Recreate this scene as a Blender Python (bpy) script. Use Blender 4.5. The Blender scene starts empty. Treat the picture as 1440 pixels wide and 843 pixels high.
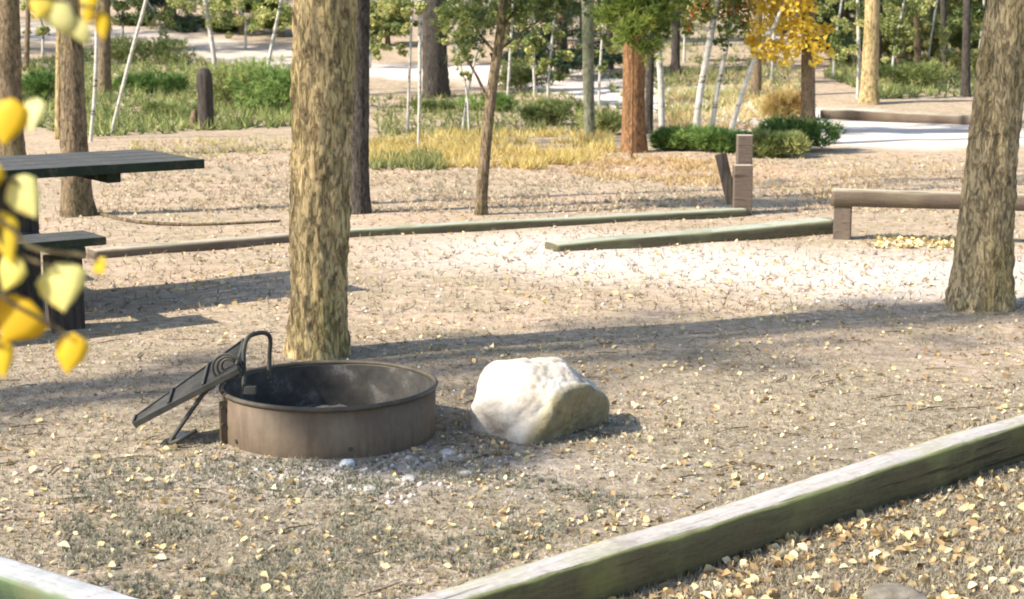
import bpy, bmesh, math, random
import numpy as np
from mathutils import Vector, Matrix, noise as mn
random.seed(7); rng = np.random.default_rng(11)
R = math.radians
SC = bpy.context.scene
COL = SC.collection

# ------------------------------------------------------------------ camera
CAM = Vector((0, 0, 1.6)); PITCH = R(9.9); F = 2350.0      # focal length in photo pixels (1440 wide)
FWD = Vector((0, math.cos(PITCH), -math.sin(PITCH))); UP = Vector((0, math.sin(PITCH), math.cos(PITCH)))
cd = bpy.data.cameras.new('camera'); cam = bpy.data.objects.new('camera', cd); COL.objects.link(cam)
cam.location = CAM; cam.rotation_euler = (R(90) - PITCH, 0, 0)
cd.sensor_width = 36; cd.lens = 36 * F / 1440; cd.clip_start = .05; cd.clip_end = 1000
cd.dof.use_dof = True; cd.dof.focus_distance = 6.8; cd.dof.aperture_fstop = 7.5
SC.camera = cam
def ray(px, py): return Vector(((px - 720) / F, 0, 0)) + UP * ((421.5 - py) / F) + FWD
def at_z(px, py, z):
    d = ray(px, py); return CAM + d * ((z - CAM.z) / d.z)
def at_y(px, py, Y):
    d = ray(px, py); return CAM + d * (Y / d.y)
def depth(p): return (Vector(p) - CAM).dot(FWD)

# ------------------------------------------------------------------ sun and sky
AZ = Vector((-.93, -.37, 0)).normalized(); EL = R(40)
SUN = Vector((AZ.x * math.cos(EL), AZ.y * math.cos(EL), math.sin(EL)))
sl = bpy.data.lights.new('sun', 'SUN'); sl.energy = 5; sl.angle = R(.9); sl.color = (1, .935, .82)
so = bpy.data.objects.new('sun', sl); COL.objects.link(so); so.rotation_euler = SUN.to_track_quat('Z', 'Y').to_euler()
w = bpy.data.worlds.new('World'); SC.world = w; w.use_nodes = True
nt = w.node_tree; bg = nt.nodes['Background']; sky = nt.nodes.new('ShaderNodeTexSky'); sky.sky_type = 'NISHITA'
sky.sun_disc = False; sky.sun_elevation = EL; sky.sun_rotation = math.atan2(SUN.x, SUN.y)
nt.links.new(sky.outputs[0], bg.inputs[0]); bg.inputs[1].default_value = .15
vs = SC.view_settings; vs.view_transform = 'Standard'; vs.look = 'None'; vs.gamma = 1; vs.exposure = 1.0
SC.cycles.filter_width = 1.9
SC.cycles.max_bounces = 6; SC.cycles.transparent_max_bounces = 6

# ------------------------------------------------------------------ material helper
class M:
    def __init__(s, name):
        s.m = bpy.data.materials.new(name); s.m.use_nodes = True; s.t = s.m.node_tree; s.b = s.t.nodes['Principled BSDF']
        s.b.inputs['Specular IOR Level'].default_value = .25; s.out = s.t.nodes['Material Output']
    def n(s, typ, **kw):
        x = s.t.nodes.new(typ)
        for k, v in kw.items(): setattr(x, k, v)
        return x
    def l(s, a, b): s.t.links.new(a, b)
    def coord(s, scale=(1, 1, 1), kind='Object'):
        if kind == 'World': c = s.n('ShaderNodeNewGeometry').outputs['Position']
        else: c = s.n('ShaderNodeTexCoord').outputs[kind]
        mp = s.n('ShaderNodeMapping'); mp.inputs['Scale'].default_value = scale; s.l(c, mp.inputs[0]); return mp.outputs[0]
    def noise(s, vec, scale, detail=6, rough=.6, dist=0):
        x = s.n('ShaderNodeTexNoise'); x.inputs['Scale'].default_value = scale; x.inputs['Detail'].default_value = detail
        x.inputs['Roughness'].default_value = rough; x.inputs['Distortion'].default_value = dist; s.l(vec, x.inputs['Vector']); return x.outputs[0]
    def voro(s, vec, scale, feature='F1', out=0, rand=1):
        x = s.n('ShaderNodeTexVoronoi', feature=feature); x.inputs['Scale'].default_value = scale
        x.inputs['Randomness'].default_value = rand; s.l(vec, x.inputs['Vector']); return x.outputs[out]
    def ramp(s, fac, stops, interp='LINEAR'):
        x = s.n('ShaderNodeValToRGB'); x.color_ramp.interpolation = interp; e = x.color_ramp.elements
        while len(e) < len(stops): e.new(.5)
        for el, (p, c) in zip(e, stops):
            el.position = p; el.color = (*c, 1) if not isinstance(c, (int, float)) else (c, c, c, 1)
        s.l(fac, x.inputs[0]); return x.outputs[0]
    def mix(s, fac, a, b, mode='MIX'):
        x = s.n('ShaderNodeMix', data_type='RGBA', blend_type=mode)
        for v, i in ((fac, 0), (a, 6), (b, 7)):
            if hasattr(v, 'links'): s.l(v, x.inputs[i])
            elif isinstance(v, (int, float)): x.inputs[i].default_value = v
            else: x.inputs[i].default_value = (*v, 1)
        return x.outputs[2]
    def math(s, op, a, b=0, clamp=False):
        x = s.n('ShaderNodeMath', operation=op, use_clamp=clamp)
        for v, i in ((a, 0), (b, 1)):
            if hasattr(v, 'links'): s.l(v, x.inputs[i])
            else: x.inputs[i].default_value = v
        return x.outputs[0]
    def attr(s, name): return s.n('ShaderNodeAttribute', attribute_name=name).outputs['Fac']
    def bump(s, h, strength=.5, dist=.02):
        x = s.n('ShaderNodeBump'); x.inputs['Strength'].default_value = strength; x.inputs['Distance'].default_value = dist
        s.l(h, x.inputs['Height']); s.l(x.outputs[0], s.b.inputs['Normal'])
    def col(s, c, rough=.9):
        if hasattr(c, 'links'): s.l(c, s.b.inputs['Base Color'])
        else: s.b.inputs['Base Color'].default_value = (*c, 1)
        s.b.inputs['Roughness'].default_value = rough; return s

def leaf_mat(name, stops, trans=.35, rough=.6):
    m = M(name); c = m.ramp(m.attr('rnd'), stops); m.col(c, rough)
    tr = m.n('ShaderNodeBsdfTranslucent'); m.l(c, tr.inputs[0]); mx = m.n('ShaderNodeMixShader'); mx.inputs[0].default_value = trans
    m.l(m.b.outputs[0], mx.inputs[1]); m.l(tr.outputs[0], mx.inputs[2]); m.l(mx.outputs[0], m.out.inputs[0]); return m.m

def bark_mat(name, dark, mid, light, moss=None, scale=1.0, mossamt=.5):
    m = M(name); v = m.coord((9 * scale, 9 * scale, 2.6 * scale)); v2 = m.coord((1, 1, .4))
    d = m.noise(v, 1.6, 4, .6); vv = m.n('ShaderNodeVectorMath', operation='ADD'); sc = m.n('ShaderNodeVectorMath', operation='SCALE')
    nz = m.n('ShaderNodeTexNoise'); m.l(v, nz.inputs['Vector']); nz.inputs['Scale'].default_value = 1.3
    m.l(nz.outputs[1], sc.inputs[0]); sc.inputs['Scale'].default_value = 1.1; m.l(v, vv.inputs[0]); m.l(sc.outputs[0], vv.inputs[1])
    vo = m.voro(vv.outputs[0], 3.1, 'DISTANCE_TO_EDGE'); fine = m.noise(m.coord((30 * scale, 30 * scale, 7 * scale)), 2.2, 6, .72)
    fis = m.noise(m.coord((15 * scale, 15 * scale, 4.6 * scale)), 1.7, 6, .72, .8)
    big = m.noise(v2, 3.2, 4, .6)
    crack = m.math('MULTIPLY', m.ramp(fis, [(.34, 0), (.50, 1)]), m.ramp(m.math('ADD', m.math('MULTIPLY', vo, .6), m.math('MULTIPLY', fine, .5)), [(.2, .45), (.3, 1)]))
    base = m.ramp(m.math('ADD', m.math('MULTIPLY', fine, .55), m.math('MULTIPLY', big, .5)), [(.3, mid), (.7, light)])
    if moss: base = m.mix(m.math('MULTIPLY', m.ramp(m.noise(m.coord((1, 1, .35)), 5, 4, .6), [(.48, 0), (.62, 1)]), mossamt), base, moss)
    c = m.mix(crack, dark, base); m.col(c, .95)
    m.bump(m.math('ADD', m.math('MULTIPLY', crack, .7), m.math('MULTIPLY', fine, .5)), .9, .018); return m.m

MAT = {}
MAT['pine_bark'] = bark_mat('pine_bark', (.10, .07, .036), (.34, .245, .12), (.64, .475, .235), (.27, .22, .05), 1.15)
MAT['grey_tan_bark'] = bark_mat('grey_tan_bark', (.105, .078, .046), (.31, .235, .13), (.58, .45, .245), (.32, .23, .06), 1.3)
MAT['dark_bark'] = bark_mat('dark_bark', (.02, .017, .015), (.055, .045, .037), (.12, .10, .08), None, 1.4)
MAT['red_bark'] = bark_mat('red_bark', (.08, .045, .025), (.22, .115, .055), (.38, .20, .09), None, 1.5)
MAT['brown_bark'] = bark_mat('brown_bark', (.05, .036, .024), (.15, .11, .07), (.34, .245, .145), (.17, .15, .05), 1.5)
MAT['green_bark'] = bark_mat('green_bark', (.08, .075, .05), (.17, .17, .11), (.30, .30, .20), (.15, .19, .07), 1.5)
def aspen_bark():
    m = M('aspen_bark'); v = m.coord((3, 3, 9)); n = m.noise(v, 2.2, 5, .7)
    c = m.ramp(n, [(.33, (.05, .045, .04)), (.42, (.36, .34, .29)), (.7, (.60, .57, .50))]); m.col(c, .8); m.bump(n, .3, .005); return m.m
MAT['aspen_bark'] = aspen_bark()
MAT['needles'] = leaf_mat('needles', [(0, (.04, .065, .022)), (.5, (.10, .14, .042)), (1, (.24, .27, .075))], .3)
MAT['dark_needles'] = leaf_mat('dark_needles', [(0, (.018, .035, .02)), (.6, (.045, .075, .04)), (1, (.09, .13, .06))], .2)
MAT['bright_needles'] = leaf_mat('bright_needles', [(0, (.07, .11, .025)), (.5, (.17, .24, .045)), (1, (.36, .37, .08))], .35)
MAT['gold_leaves'] = leaf_mat('gold_leaves', [(0, (.50, .32, .03)), (.5, (.76, .56, .07)), (1, (.82, .70, .20))], .5)
MAT['mixed_leaves'] = leaf_mat('mixed_leaves', [(0, (.06, .09, .03)), (.55, (.13, .17, .045)), (.8, (.36, .32, .08)), (.93, (.45, .20, .04)), (1, (.5, .08, .03))], .35)
MAT['sage_leaves'] = leaf_mat('sage_leaves', [(0, (.085, .12, .035)), (.5, (.21, .26, .085)), (1, (.48, .47, .18))], .4)
MAT['pale_leaves'] = leaf_mat('pale_leaves', [(0, (.14, .18, .06)), (.5, (.34, .37, .13)), (1, (.60, .56, .22))], .45)
MAT['shrub_leaves'] = leaf_mat('shrub_leaves', [(0, (.06, .12, .03)), (.5, (.16, .26, .065)), (1, (.36, .46, .14))], .4)
MAT['rust_leaves'] = leaf_mat('rust_leaves', [(0, (.30, .17, .06)), (.5, (.46, .31, .11)), (1, (.62, .50, .20))], .3)
MAT['dry_grass'] = leaf_mat('dry_grass', [(0, (.30, .25, .10)), (.5, (.52, .44, .18)), (1, (.68, .60, .32))], .35)
MAT['straw'] = leaf_mat('straw', [(0, (.30, .20, .12)), (.5, (.52, .40, .26)), (1, (.70, .60, .42))], .25)
MAT['gold_grass'] = leaf_mat('gold_grass', [(0, (.34, .26, .08)), (.5, (.60, .46, .15)), (1, (.74, .62, .28))], .35)
MAT['rust_grass'] = leaf_mat('rust_grass', [(0, (.34, .22, .10)), (.5, (.56, .39, .18)), (1, (.70, .56, .32))], .3)
MAT['pale_grass'] = leaf_mat('pale_grass', [(0, (.20, .17, .12)), (.45, (.36, .31, .22)), (1, (.52, .46, .34))], .25)
MAT['green_grass'] = leaf_mat('green_grass', [(0, (.09, .12, .04)), (.5, (.19, .22, .07)), (1, (.42, .40, .16))], .35)
MAT['dull_growth'] = leaf_mat('dull_growth', [(0, (.10, .10, .065)), (.5, (.20, .20, .14)), (1, (.38, .36, .26))], .25)
MAT['litter_leaves'] = leaf_mat('litter_leaves', [(0, (.22, .14, .07)), (.3, (.42, .28, .13)), (.6, (.60, .45, .22)), (.88, (.72, .60, .36)), (1, (.70, .52, .15))], .15)
MAT['needle_litter'] = leaf_mat('needle_litter', [(0, (.10, .075, .05)), (.5, (.26, .20, .14)), (1, (.46, .38, .27))], .05)
def mpebble():
    m = M('pebble'); c = m.ramp(m.attr('rnd'), [(0, (.05, .045, .04)), (.25, (.16, .13, .11)), (.6, (.36, .31, .26)), (1, (.62, .58, .53))]); return m.col(c, .9).m
MAT['pebble'] = mpebble()
def miron(name, c0, c1, rough=.6):
    m = M(name); n = m.noise(m.coord((1, 1, 1)), 14, 6, .65); m.col(m.ramp(n, [(.3, c0), (.7, c1)]), rough); m.bump(n, .25, .004); return m.m
MAT['iron'] = miron('iron', (.028, .028, .024), (.075, .068, .055))
MAT['rim_iron'] = miron('rim_iron', (.045, .038, .028), (.10, .082, .058))
def mring():
    m = M('weathered_steel'); v = m.coord((1, 1, 1)); n = m.noise(v, 7, 7, .65); st = m.noise(m.coord((9, 9, 1.2)), 4, 4, .6); s2 = m.noise(v, 60, 3, .6)
    c = m.ramp(n, [(.3, (.095, .068, .045)), (.7, (.16, .12, .082))]); c = m.mix(m.math('MULTIPLY', m.ramp(st, [(.48, 0), (.66, 1)]), .4), c, (.075, .045, .028))
    c = m.mix(m.ramp(m.noise(v, 25, 4, .7), [(.68, 0), (.75, 1)]), c, (.08, .055, .04)); m.col(c, .75); m.bump(s2, .25, .004); return m.m
MAT['ring_steel'] = mring()
def msoot():
    m = M('sooty_steel'); v = m.coord(); n = m.noise(v, 8, 6, .7)
    m.col(m.ramp(n, [(.3, (.02, .02, .018)), (.55, (.06, .055, .048)), (.75, (.20, .185, .17))]), .7); m.bump(n, .3, .006); return m.m
MAT['soot'] = msoot()
def mash():
    m = M('ash'); n = m.noise(m.coord(), 12, 8, .75); m.col(m.ramp(n, [(.3, (.05, .045, .04)), (.52, (.18, .165, .15)), (.66, (.55, .53, .50))]), 1); m.bump(n, .8, .03); return m.m
MAT['ash'] = mash()
def mtimber(name, top0, top1, side0, side1, moss):
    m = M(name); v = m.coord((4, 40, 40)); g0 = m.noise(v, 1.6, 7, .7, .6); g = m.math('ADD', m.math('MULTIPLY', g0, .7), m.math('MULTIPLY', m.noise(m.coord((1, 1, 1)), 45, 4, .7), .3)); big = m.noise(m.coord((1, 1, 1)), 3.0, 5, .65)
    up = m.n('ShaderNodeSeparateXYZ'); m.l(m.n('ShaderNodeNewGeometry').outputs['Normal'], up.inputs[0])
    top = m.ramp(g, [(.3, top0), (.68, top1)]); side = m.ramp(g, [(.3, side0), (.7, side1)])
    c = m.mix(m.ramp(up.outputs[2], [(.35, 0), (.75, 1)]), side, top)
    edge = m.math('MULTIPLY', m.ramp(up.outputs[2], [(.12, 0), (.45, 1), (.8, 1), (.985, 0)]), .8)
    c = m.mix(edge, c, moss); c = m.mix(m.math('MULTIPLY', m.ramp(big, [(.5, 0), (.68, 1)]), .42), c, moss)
    ck = m.noise(m.coord((.9, 26, 26)), 1.7, 3, .5); crack = m.ramp(ck, [(.30, 1), (.345, 0)]); c = m.mix(m.math('MULTIPLY', crack, .75), c, (.035, .028, .02))
    dirt = m.noise(m.coord((1, 1, 1)), 7, 5, .7); c = m.mix(m.math('MULTIPLY', m.ramp(dirt, [(.54, 0), (.7, 1)]), .5), c, (.15, .11, .07))
    m.col(c, .95); m.bump(m.math('SUBTRACT', g, crack), .7, .008); return m.m
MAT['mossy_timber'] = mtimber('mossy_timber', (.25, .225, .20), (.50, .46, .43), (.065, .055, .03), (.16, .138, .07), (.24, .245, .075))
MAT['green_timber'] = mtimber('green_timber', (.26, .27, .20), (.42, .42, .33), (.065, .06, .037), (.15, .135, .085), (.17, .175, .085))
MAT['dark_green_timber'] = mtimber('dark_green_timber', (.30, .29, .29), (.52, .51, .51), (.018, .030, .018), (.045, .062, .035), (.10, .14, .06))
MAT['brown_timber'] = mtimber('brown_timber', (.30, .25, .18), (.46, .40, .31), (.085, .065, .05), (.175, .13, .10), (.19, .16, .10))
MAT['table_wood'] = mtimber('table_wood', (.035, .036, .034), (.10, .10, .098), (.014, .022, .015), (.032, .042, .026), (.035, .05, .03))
def mrock():
    m = M('granite'); v = m.coord(); n = m.noise(v, 9, 8, .65); f = m.noise(v, 70, 3, .6)
    c = m.ramp(n, [(.28, (.30, .25, .19)), (.48, (.45, .40, .335)), (.72, (.58, .53, .465))])
    c = m.mix(m.ramp(f, [(.64, 0), (.74, 1)]), c, (.32, .29, .25))
    c = m.mix(m.ramp(m.voro(v, 2.1, 'DISTANCE_TO_EDGE'), [(0, .55), (.022, 0)]), c, (.33, .28, .21))
    sp = m.n('ShaderNodeSeparateXYZ'); m.l(v, sp.inputs[0])
    shade_face = m.math('MULTIPLY', m.ramp(m.math('ADD', m.math('ADD', m.math('MULTIPLY', sp.outputs[0], .75), m.math('MULTIPLY', sp.outputs[1], -.60)), m.math('ADD', m.math('MULTIPLY', sp.outputs[2], -.34), m.math('MULTIPLY', n, .05))), [(.122, 0), (.155, 1)]), .88)  # shade of the right face painted as darker colour, with olive moss
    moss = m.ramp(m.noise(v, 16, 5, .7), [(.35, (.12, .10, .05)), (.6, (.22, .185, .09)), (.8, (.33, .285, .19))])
    c = m.mix(shade_face, c, moss); m.col(c, .9)
    m.bump(m.math('ADD', n, m.math('MULTIPLY', f, .3)), .5, .02); return m.m
MAT['granite'] = mrock()
def mstone():
    m = M('grey_stone'); n = m.noise(m.coord(), 14, 6, .7); m.col(m.ramp(n, [(.3, (.22, .20, .19)), (.7, (.50, .48, .45))]), .9); m.bump(n, .5, .01); return m.m
MAT['stone'] = mstone()
def mdull():
    m = M('dull_stone'); n = m.noise(m.coord(), 16, 6, .7); m.col(m.ramp(n, [(.3, (.10, .085, .06)), (.7, (.25, .215, .17))]), .95); m.bump(n, .6, .012); return m.m
MAT['dull_stone'] = mdull()
def mwhite():
    m = M('pale_stone'); n = m.noise(m.coord(), 20, 6, .7); m.col(m.ramp(n, [(.3, (.50, .49, .46)), (.7, (.78, .77, .74))]), .9); m.bump(n, .4, .01); return m.m
MAT['pale_stone'] = mwhite()
def mchar():
    m = M('charred_wood'); n = m.noise(m.coord((20, 20, 3)), 1.5, 6, .7); m.col(m.ramp(n, [(.3, (.02, .018, .016)), (.75, (.10, .08, .065))]), .95); m.bump(n, .8, .02); return m.m
MAT['charred'] = mchar()

# ------------------------------------------------------------------ mesh helpers
def np_mesh(name, verts, faces, rnd=None, smooth=False):
    verts = np.asarray(verts, dtype=np.float32).reshape(-1, 3); faces = np.asarray(faces, dtype=np.int32)
    me = bpy.data.meshes.new(name); k = faces.shape[1]
    me.vertices.add(len(verts)); me.vertices.foreach_set('co', verts.ravel())
    me.loops.add(faces.size); me.loops.foreach_set('vertex_index', faces.ravel())
    me.polygons.add(len(faces)); me.polygons.foreach_set('loop_start', np.arange(len(faces), dtype=np.int32) * k)
    try: me.polygons.foreach_set('loop_total', np.full(len(faces), k, dtype=np.int32))
    except Exception: pass
    if rnd is not None:
        a = me.attributes.new('rnd', 'FLOAT', 'POINT'); a.data.foreach_set('value', np.asarray(rnd, dtype=np.float32))
    me.update(calc_edges=True); me.validate()
    if smooth: me.polygons.foreach_set('use_smooth', np.ones(len(me.polygons), dtype=bool))
    return me
def link(name, me, mat, parent=None, loc=None):
    o = bpy.data.objects.new(name, me); COL.objects.link(o)
    if mat is not None and not me.materials: me.materials.append(MAT[mat] if isinstance(mat, str) else mat)
    if parent: o.parent = parent
    if loc is not None: o.location = loc
    return o
def tag(o, label, cat, group=None, kind=None):
    if label: o['label'] = label
    if cat: o['category'] = cat
    if group: o['group'] = group
    if kind: o['kind'] = kind
    return o
def thing(name, loc, label, cat, group=None, rz=0):
    o = bpy.data.objects.new(name, None); COL.objects.link(o); o.location = loc; o.rotation_euler.z = rz; o.empty_display_size = .1
    return tag(o, label, cat, group)
def bm_obj(name, bm, mat, parent=None, loc=None, smooth=False):
    me = bpy.data.meshes.new(name); bmesh.ops.recalc_face_normals(bm, faces=bm.faces); bm.to_mesh(me); bm.free()
    if smooth:
        for p in me.polygons: p.use_smooth = True
    return link(name, me, mat, parent, loc)
def add_tube(bm, pts, rad, seg=10, cap=True):
    """tube along pts (Vectors); rad number or list"""
    pts = [Vector(p) for p in pts]; n = len(pts); rads = rad if isinstance(rad, (list, tuple)) else [rad] * n
    rings = []; ref = None
    for i, p in enumerate(pts):
        t = (pts[min(i + 1, n - 1)] - pts[max(i - 1, 0)]).normalized()
        if ref is None: ref = t.orthogonal().normalized()
        ref = (ref - t * ref.dot(t)).normalized(); b = t.cross(ref)
        rings.append([bm.verts.new(p + (ref * math.cos(a) + b * math.sin(a)) * rads[i]) for a in [2 * math.pi * k / seg for k in range(seg)]])
    for i in range(n - 1):
        for k in range(seg):
            bm.faces.new((rings[i][k], rings[i][(k + 1) % seg], rings[i + 1][(k + 1) % seg], rings[i + 1][k]))
    if cap:
        bm.faces.new(rings[0][::-1]); bm.faces.new(rings[-1])
def add_box(bm, c, ax, half, bevel=0):
    """oriented box; ax three unit vectors, half extents"""
    c = Vector(c); vs_ = {}
    for i in (-1, 1):
        for j in (-1, 1):
            for k in (-1, 1): vs_[i, j, k] = bm.verts.new(c + ax[0] * half[0] * i + ax[1] * half[1] * j + ax[2] * half[2] * k)
    fs = [bm.faces.new([vs_[q] for q in f]) for f in (((-1, -1, -1), (-1, -1, 1), (-1, 1, 1), (-1, 1, -1)), ((1, -1, -1), (1, 1, -1), (1, 1, 1), (1, -1, 1)),
        ((-1, -1, -1), (1, -1, -1), (1, -1, 1), (-1, -1, 1)), ((-1, 1, -1), (-1, 1, 1), (1, 1, 1), (1, 1, -1)),
        ((-1, -1, -1), (-1, 1, -1), (1, 1, -1), (1, -1, -1)), ((-1, -1, 1), (1, -1, 1), (1, 1, 1), (-1, 1, 1)))]
    if bevel:
        es = list({e for f in fs for e in f.edges}); bmesh.ops.bevel(bm, geom=es, offset=bevel, segments=2, affect='EDGES', profile=.6)
def smooth_path(ctrl, n):
    """Catmull-Rom through ctrl"""
    c = [Vector(p) for p in ctrl]; c = [c[0] * 2 - c[1]] + c + [c[-1] * 2 - c[-2]]; out = []; segs = len(c) - 3
    for i in range(n):
        u = i / (n - 1) * segs; k = min(int(u), segs - 1); t = u - k; a, b, d, e = c[k:k + 4]
        out.append(.5 * ((2 * b) + (d - a) * t + (2 * a - 5 * b + 4 * d - e) * t * t + (3 * b - a - 3 * d + e) * t ** 3))
    return out

# ------------------------------------------------------------------ terrain
PA = at_z(570, 848, 0.0); PB = at_z(1440, 586, 0.0)          # back top edge of the right-hand border timber
QA = at_z(190, 845, 0.0); QB = at_z(0, 786, 0.0)             # back top edge of the left-hand border timber
def line(a, b):
    d = (b - a); d.z = 0; d.normalize(); return a.copy(), d, Vector((-d.y, d.x, 0))
LR = line(PA, PB); LL = line(QA, QB)
if LR[2].y < 0: LR = (LR[0], LR[1], -LR[2])
if LL[2].y < 0: LL = (LL[0], LL[1], -LL[2])
det = LR[1].x * LL[1].y - LR[1].y * LL[1].x; dq = LL[0] - LR[0]
s_ = (dq.x * LL[1].y - dq.y * LL[1].x) / det; CORNER = LR[0] + LR[1] * s_
TW = .125
def sstep(a, b, x):
    t = max(0., min(1., (x - a) / (b - a))); return t * t * (3 - 2 * t)
def pad_d(x, y):
    """>0 inside the pad behind both border timbers"""
    r = (x - LR[0].x) * LR[2].x + (y - LR[0].y) * LR[2].y; l = (x - LL[0].x) * LL[2].x + (y - LL[0].y) * LL[2].y
    return min(r, l)
def terrain(x, y):
    start = 24 - 2.5 * sstep(0, 8, -x) + 3 * sstep(4, 12, x)
    u = max(0., y - start); z = .068 * (u * u / (u + 5)) if u > 0 else 0.
    z += .05 * max(0, y - 60)
    if y > 9:
        z += .06 * sstep(9, 22, y) * mn.noise((x * .22, y * .22, 3.1)) + .25 * sstep(25, 45, y) * mn.noise((x * .11, y * .11, 7.7))
    z += .012 * mn.noise((x * 1.7, y * 1.7, 1.3))
    if y < 16:
        z -= .125 * (1 - sstep(-TW * .85, -TW * .25, pad_d(x, y)))
    # ash and soil heaped against the fire ring
    z += .02 * math.exp(-(((x + .69) ** 2 + (y - 6.0) ** 2) / .5))
    return z
def hit(px, py):
    d = ray(px, py).normalized(); t = 2.0; prev = t
    while t < 160:
        p = CAM + d * t
        if p.z <= terrain(p.x, p.y):
            lo, hi = prev, t
            for _ in range(18):
                mid = (lo + hi) / 2; q = CAM + d * mid
                if q.z <= terrain(q.x, q.y): hi = mid
                else: lo = mid
            q = CAM + d * hi; return Vector((q.x, q.y, terrain(q.x, q.y)))
        prev = t; t += .04 + t * .006
    p = CAM + d * 90; return Vector((p.x, p.y, terrain(p.x, p.y)))
def to_px(p):
    v = Vector(p) - CAM; dz = v.dot(FWD); return 720 + F * v.x / dz, 421.5 - F * v.dot(UP) / dz
def seg_d(x, y, pts):
    best = 1e9
    for (ax, ay), (bx, by) in zip(pts[:-1], pts[1:]):
        dx, dy = bx - ax, by - ay; t = max(0, min(1, ((x - ax) * dx + (y - ay) * dy) / (dx * dx + dy * dy))); best = min(best, math.hypot(x - ax - t * dx, y - ay - t * dy))
    return best
def gpts(l): return [(p.x, p.y) for p in (hit(*q) for q in l)]
ROAD1 = gpts([(1750, 195), (1440, 193), (1250, 195), (1150, 190)]) # bright road at the right
ROAD2 = gpts([(1250, 178), (960, 142), (820, 118), (690, 100), (560, 101), (430, 90), (330, 76), (210, 58), (40, 40)])
SPUR = gpts([(760, 352), (1000, 374), (1240, 385), (1700, 385)])
XRED = gpts([(700, 222), (900, 232), (1010, 240)])
def masks(x, y):
    wob = .35 * mn.noise((x * .9, y * .9, 5)) + .18 * mn.noise((x * 3, y * 3, 2))
    r1 = 1 - sstep(.8, 1.9, seg_d(x, y, ROAD1) + wob * 1.3) if y > 15 else 0
    r2 = 1 - sstep(.9, 2.0, seg_d(x, y, ROAD2) + wob * 1.6) if y > 18 else 0
    road = max(r1, r2 * (.55 + .45 * sstep(-4.5, -2.5, x)))
    sp = 1 - sstep(.2, 1.5, seg_d(x, y, SPUR) + wob * .8) if 7 < y < 15 else 0
    ash = 1.1 * math.exp(-((x + .6) ** 2 / .36 + (y - 5.58) ** 2 / .06)) + .3 * math.exp(-((x - .15) ** 2 / .15 + (y - 5.8) ** 2 / .03))
    out = 1 - sstep(-.1, 0, pad_d(x, y)) if y < 16 else 0
    px, py = to_px((x, y, 0)) if y > 2 else (0, 2000)
    dull = (1 - sstep(6.6, 8.9, y + .5 * wob)) * (.55 + .45 * sstep(-.25, .25, mn.noise((x * .8, y * .8, 9)) + .1))
    red = 1 - sstep(.2, 1.5, seg_d(x, y, XRED) + wob) if 15 < y < 28 else 0
    return road, sp, min(1, ash), out, dull, red
def build_ground():
    ys = []; y = -8.0
    while y < 130:
        ys.append(y); y += .5 if y < 2.5 else max(.034, .0062 * y) if y < 60 else 2.0
    nx = 400; ts = np.linspace(-1, 1, nx); S = ts * (.34 + .66 * ts ** 2)
    V = []; A = []
    for y in ys:
        hw = max(5, (y + 4) * 1.25)
        for s in S:
            x = float(s * hw); V.append((x, y, terrain(x, y))); A.append(masks(x, y) if abs(s) < .75 and y > 2.5 else (0, 0, 0, 1 if y < 3 else 0, .5 if y < 8 else 0, 0))
    V = np.array(V, dtype=np.float32); A = np.array(A, dtype=np.float32); ny = len(ys)
    i = np.arange((ny - 1) * (nx - 1)); r, c = i // (nx - 1), i % (nx - 1); a = r * nx + c
    Fc = np.stack([a, a + 1, a + nx + 1, a + nx], 1)
    road = A[Fc, 0].mean(1) > .3
    for nm, sel in (('ground', ~road), ('dirt_road', road)):
        f = Fc[sel]; used, inv = np.unique(f, return_inverse=True); f2 = inv.reshape(f.shape)
        me = np_mesh(nm, V[used], f2, smooth=True)
        for k, an in enumerate(('road', 'spur', 'ash', 'outer', 'dull', 'red')):
            at = me.attributes.new(an, 'FLOAT', 'POINT'); at.data.foreach_set('value', np.ascontiguousarray(A[used, k]))
        o = link(nm, me, ground_mat()); o['kind'] = 'structure'
        tag(o, 'bare forest floor of pale dry soil and litter' if nm == 'ground' else 'pale dirt road curving behind the trees', 'ground' if nm == 'ground' else 'road')
_gm = []
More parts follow.
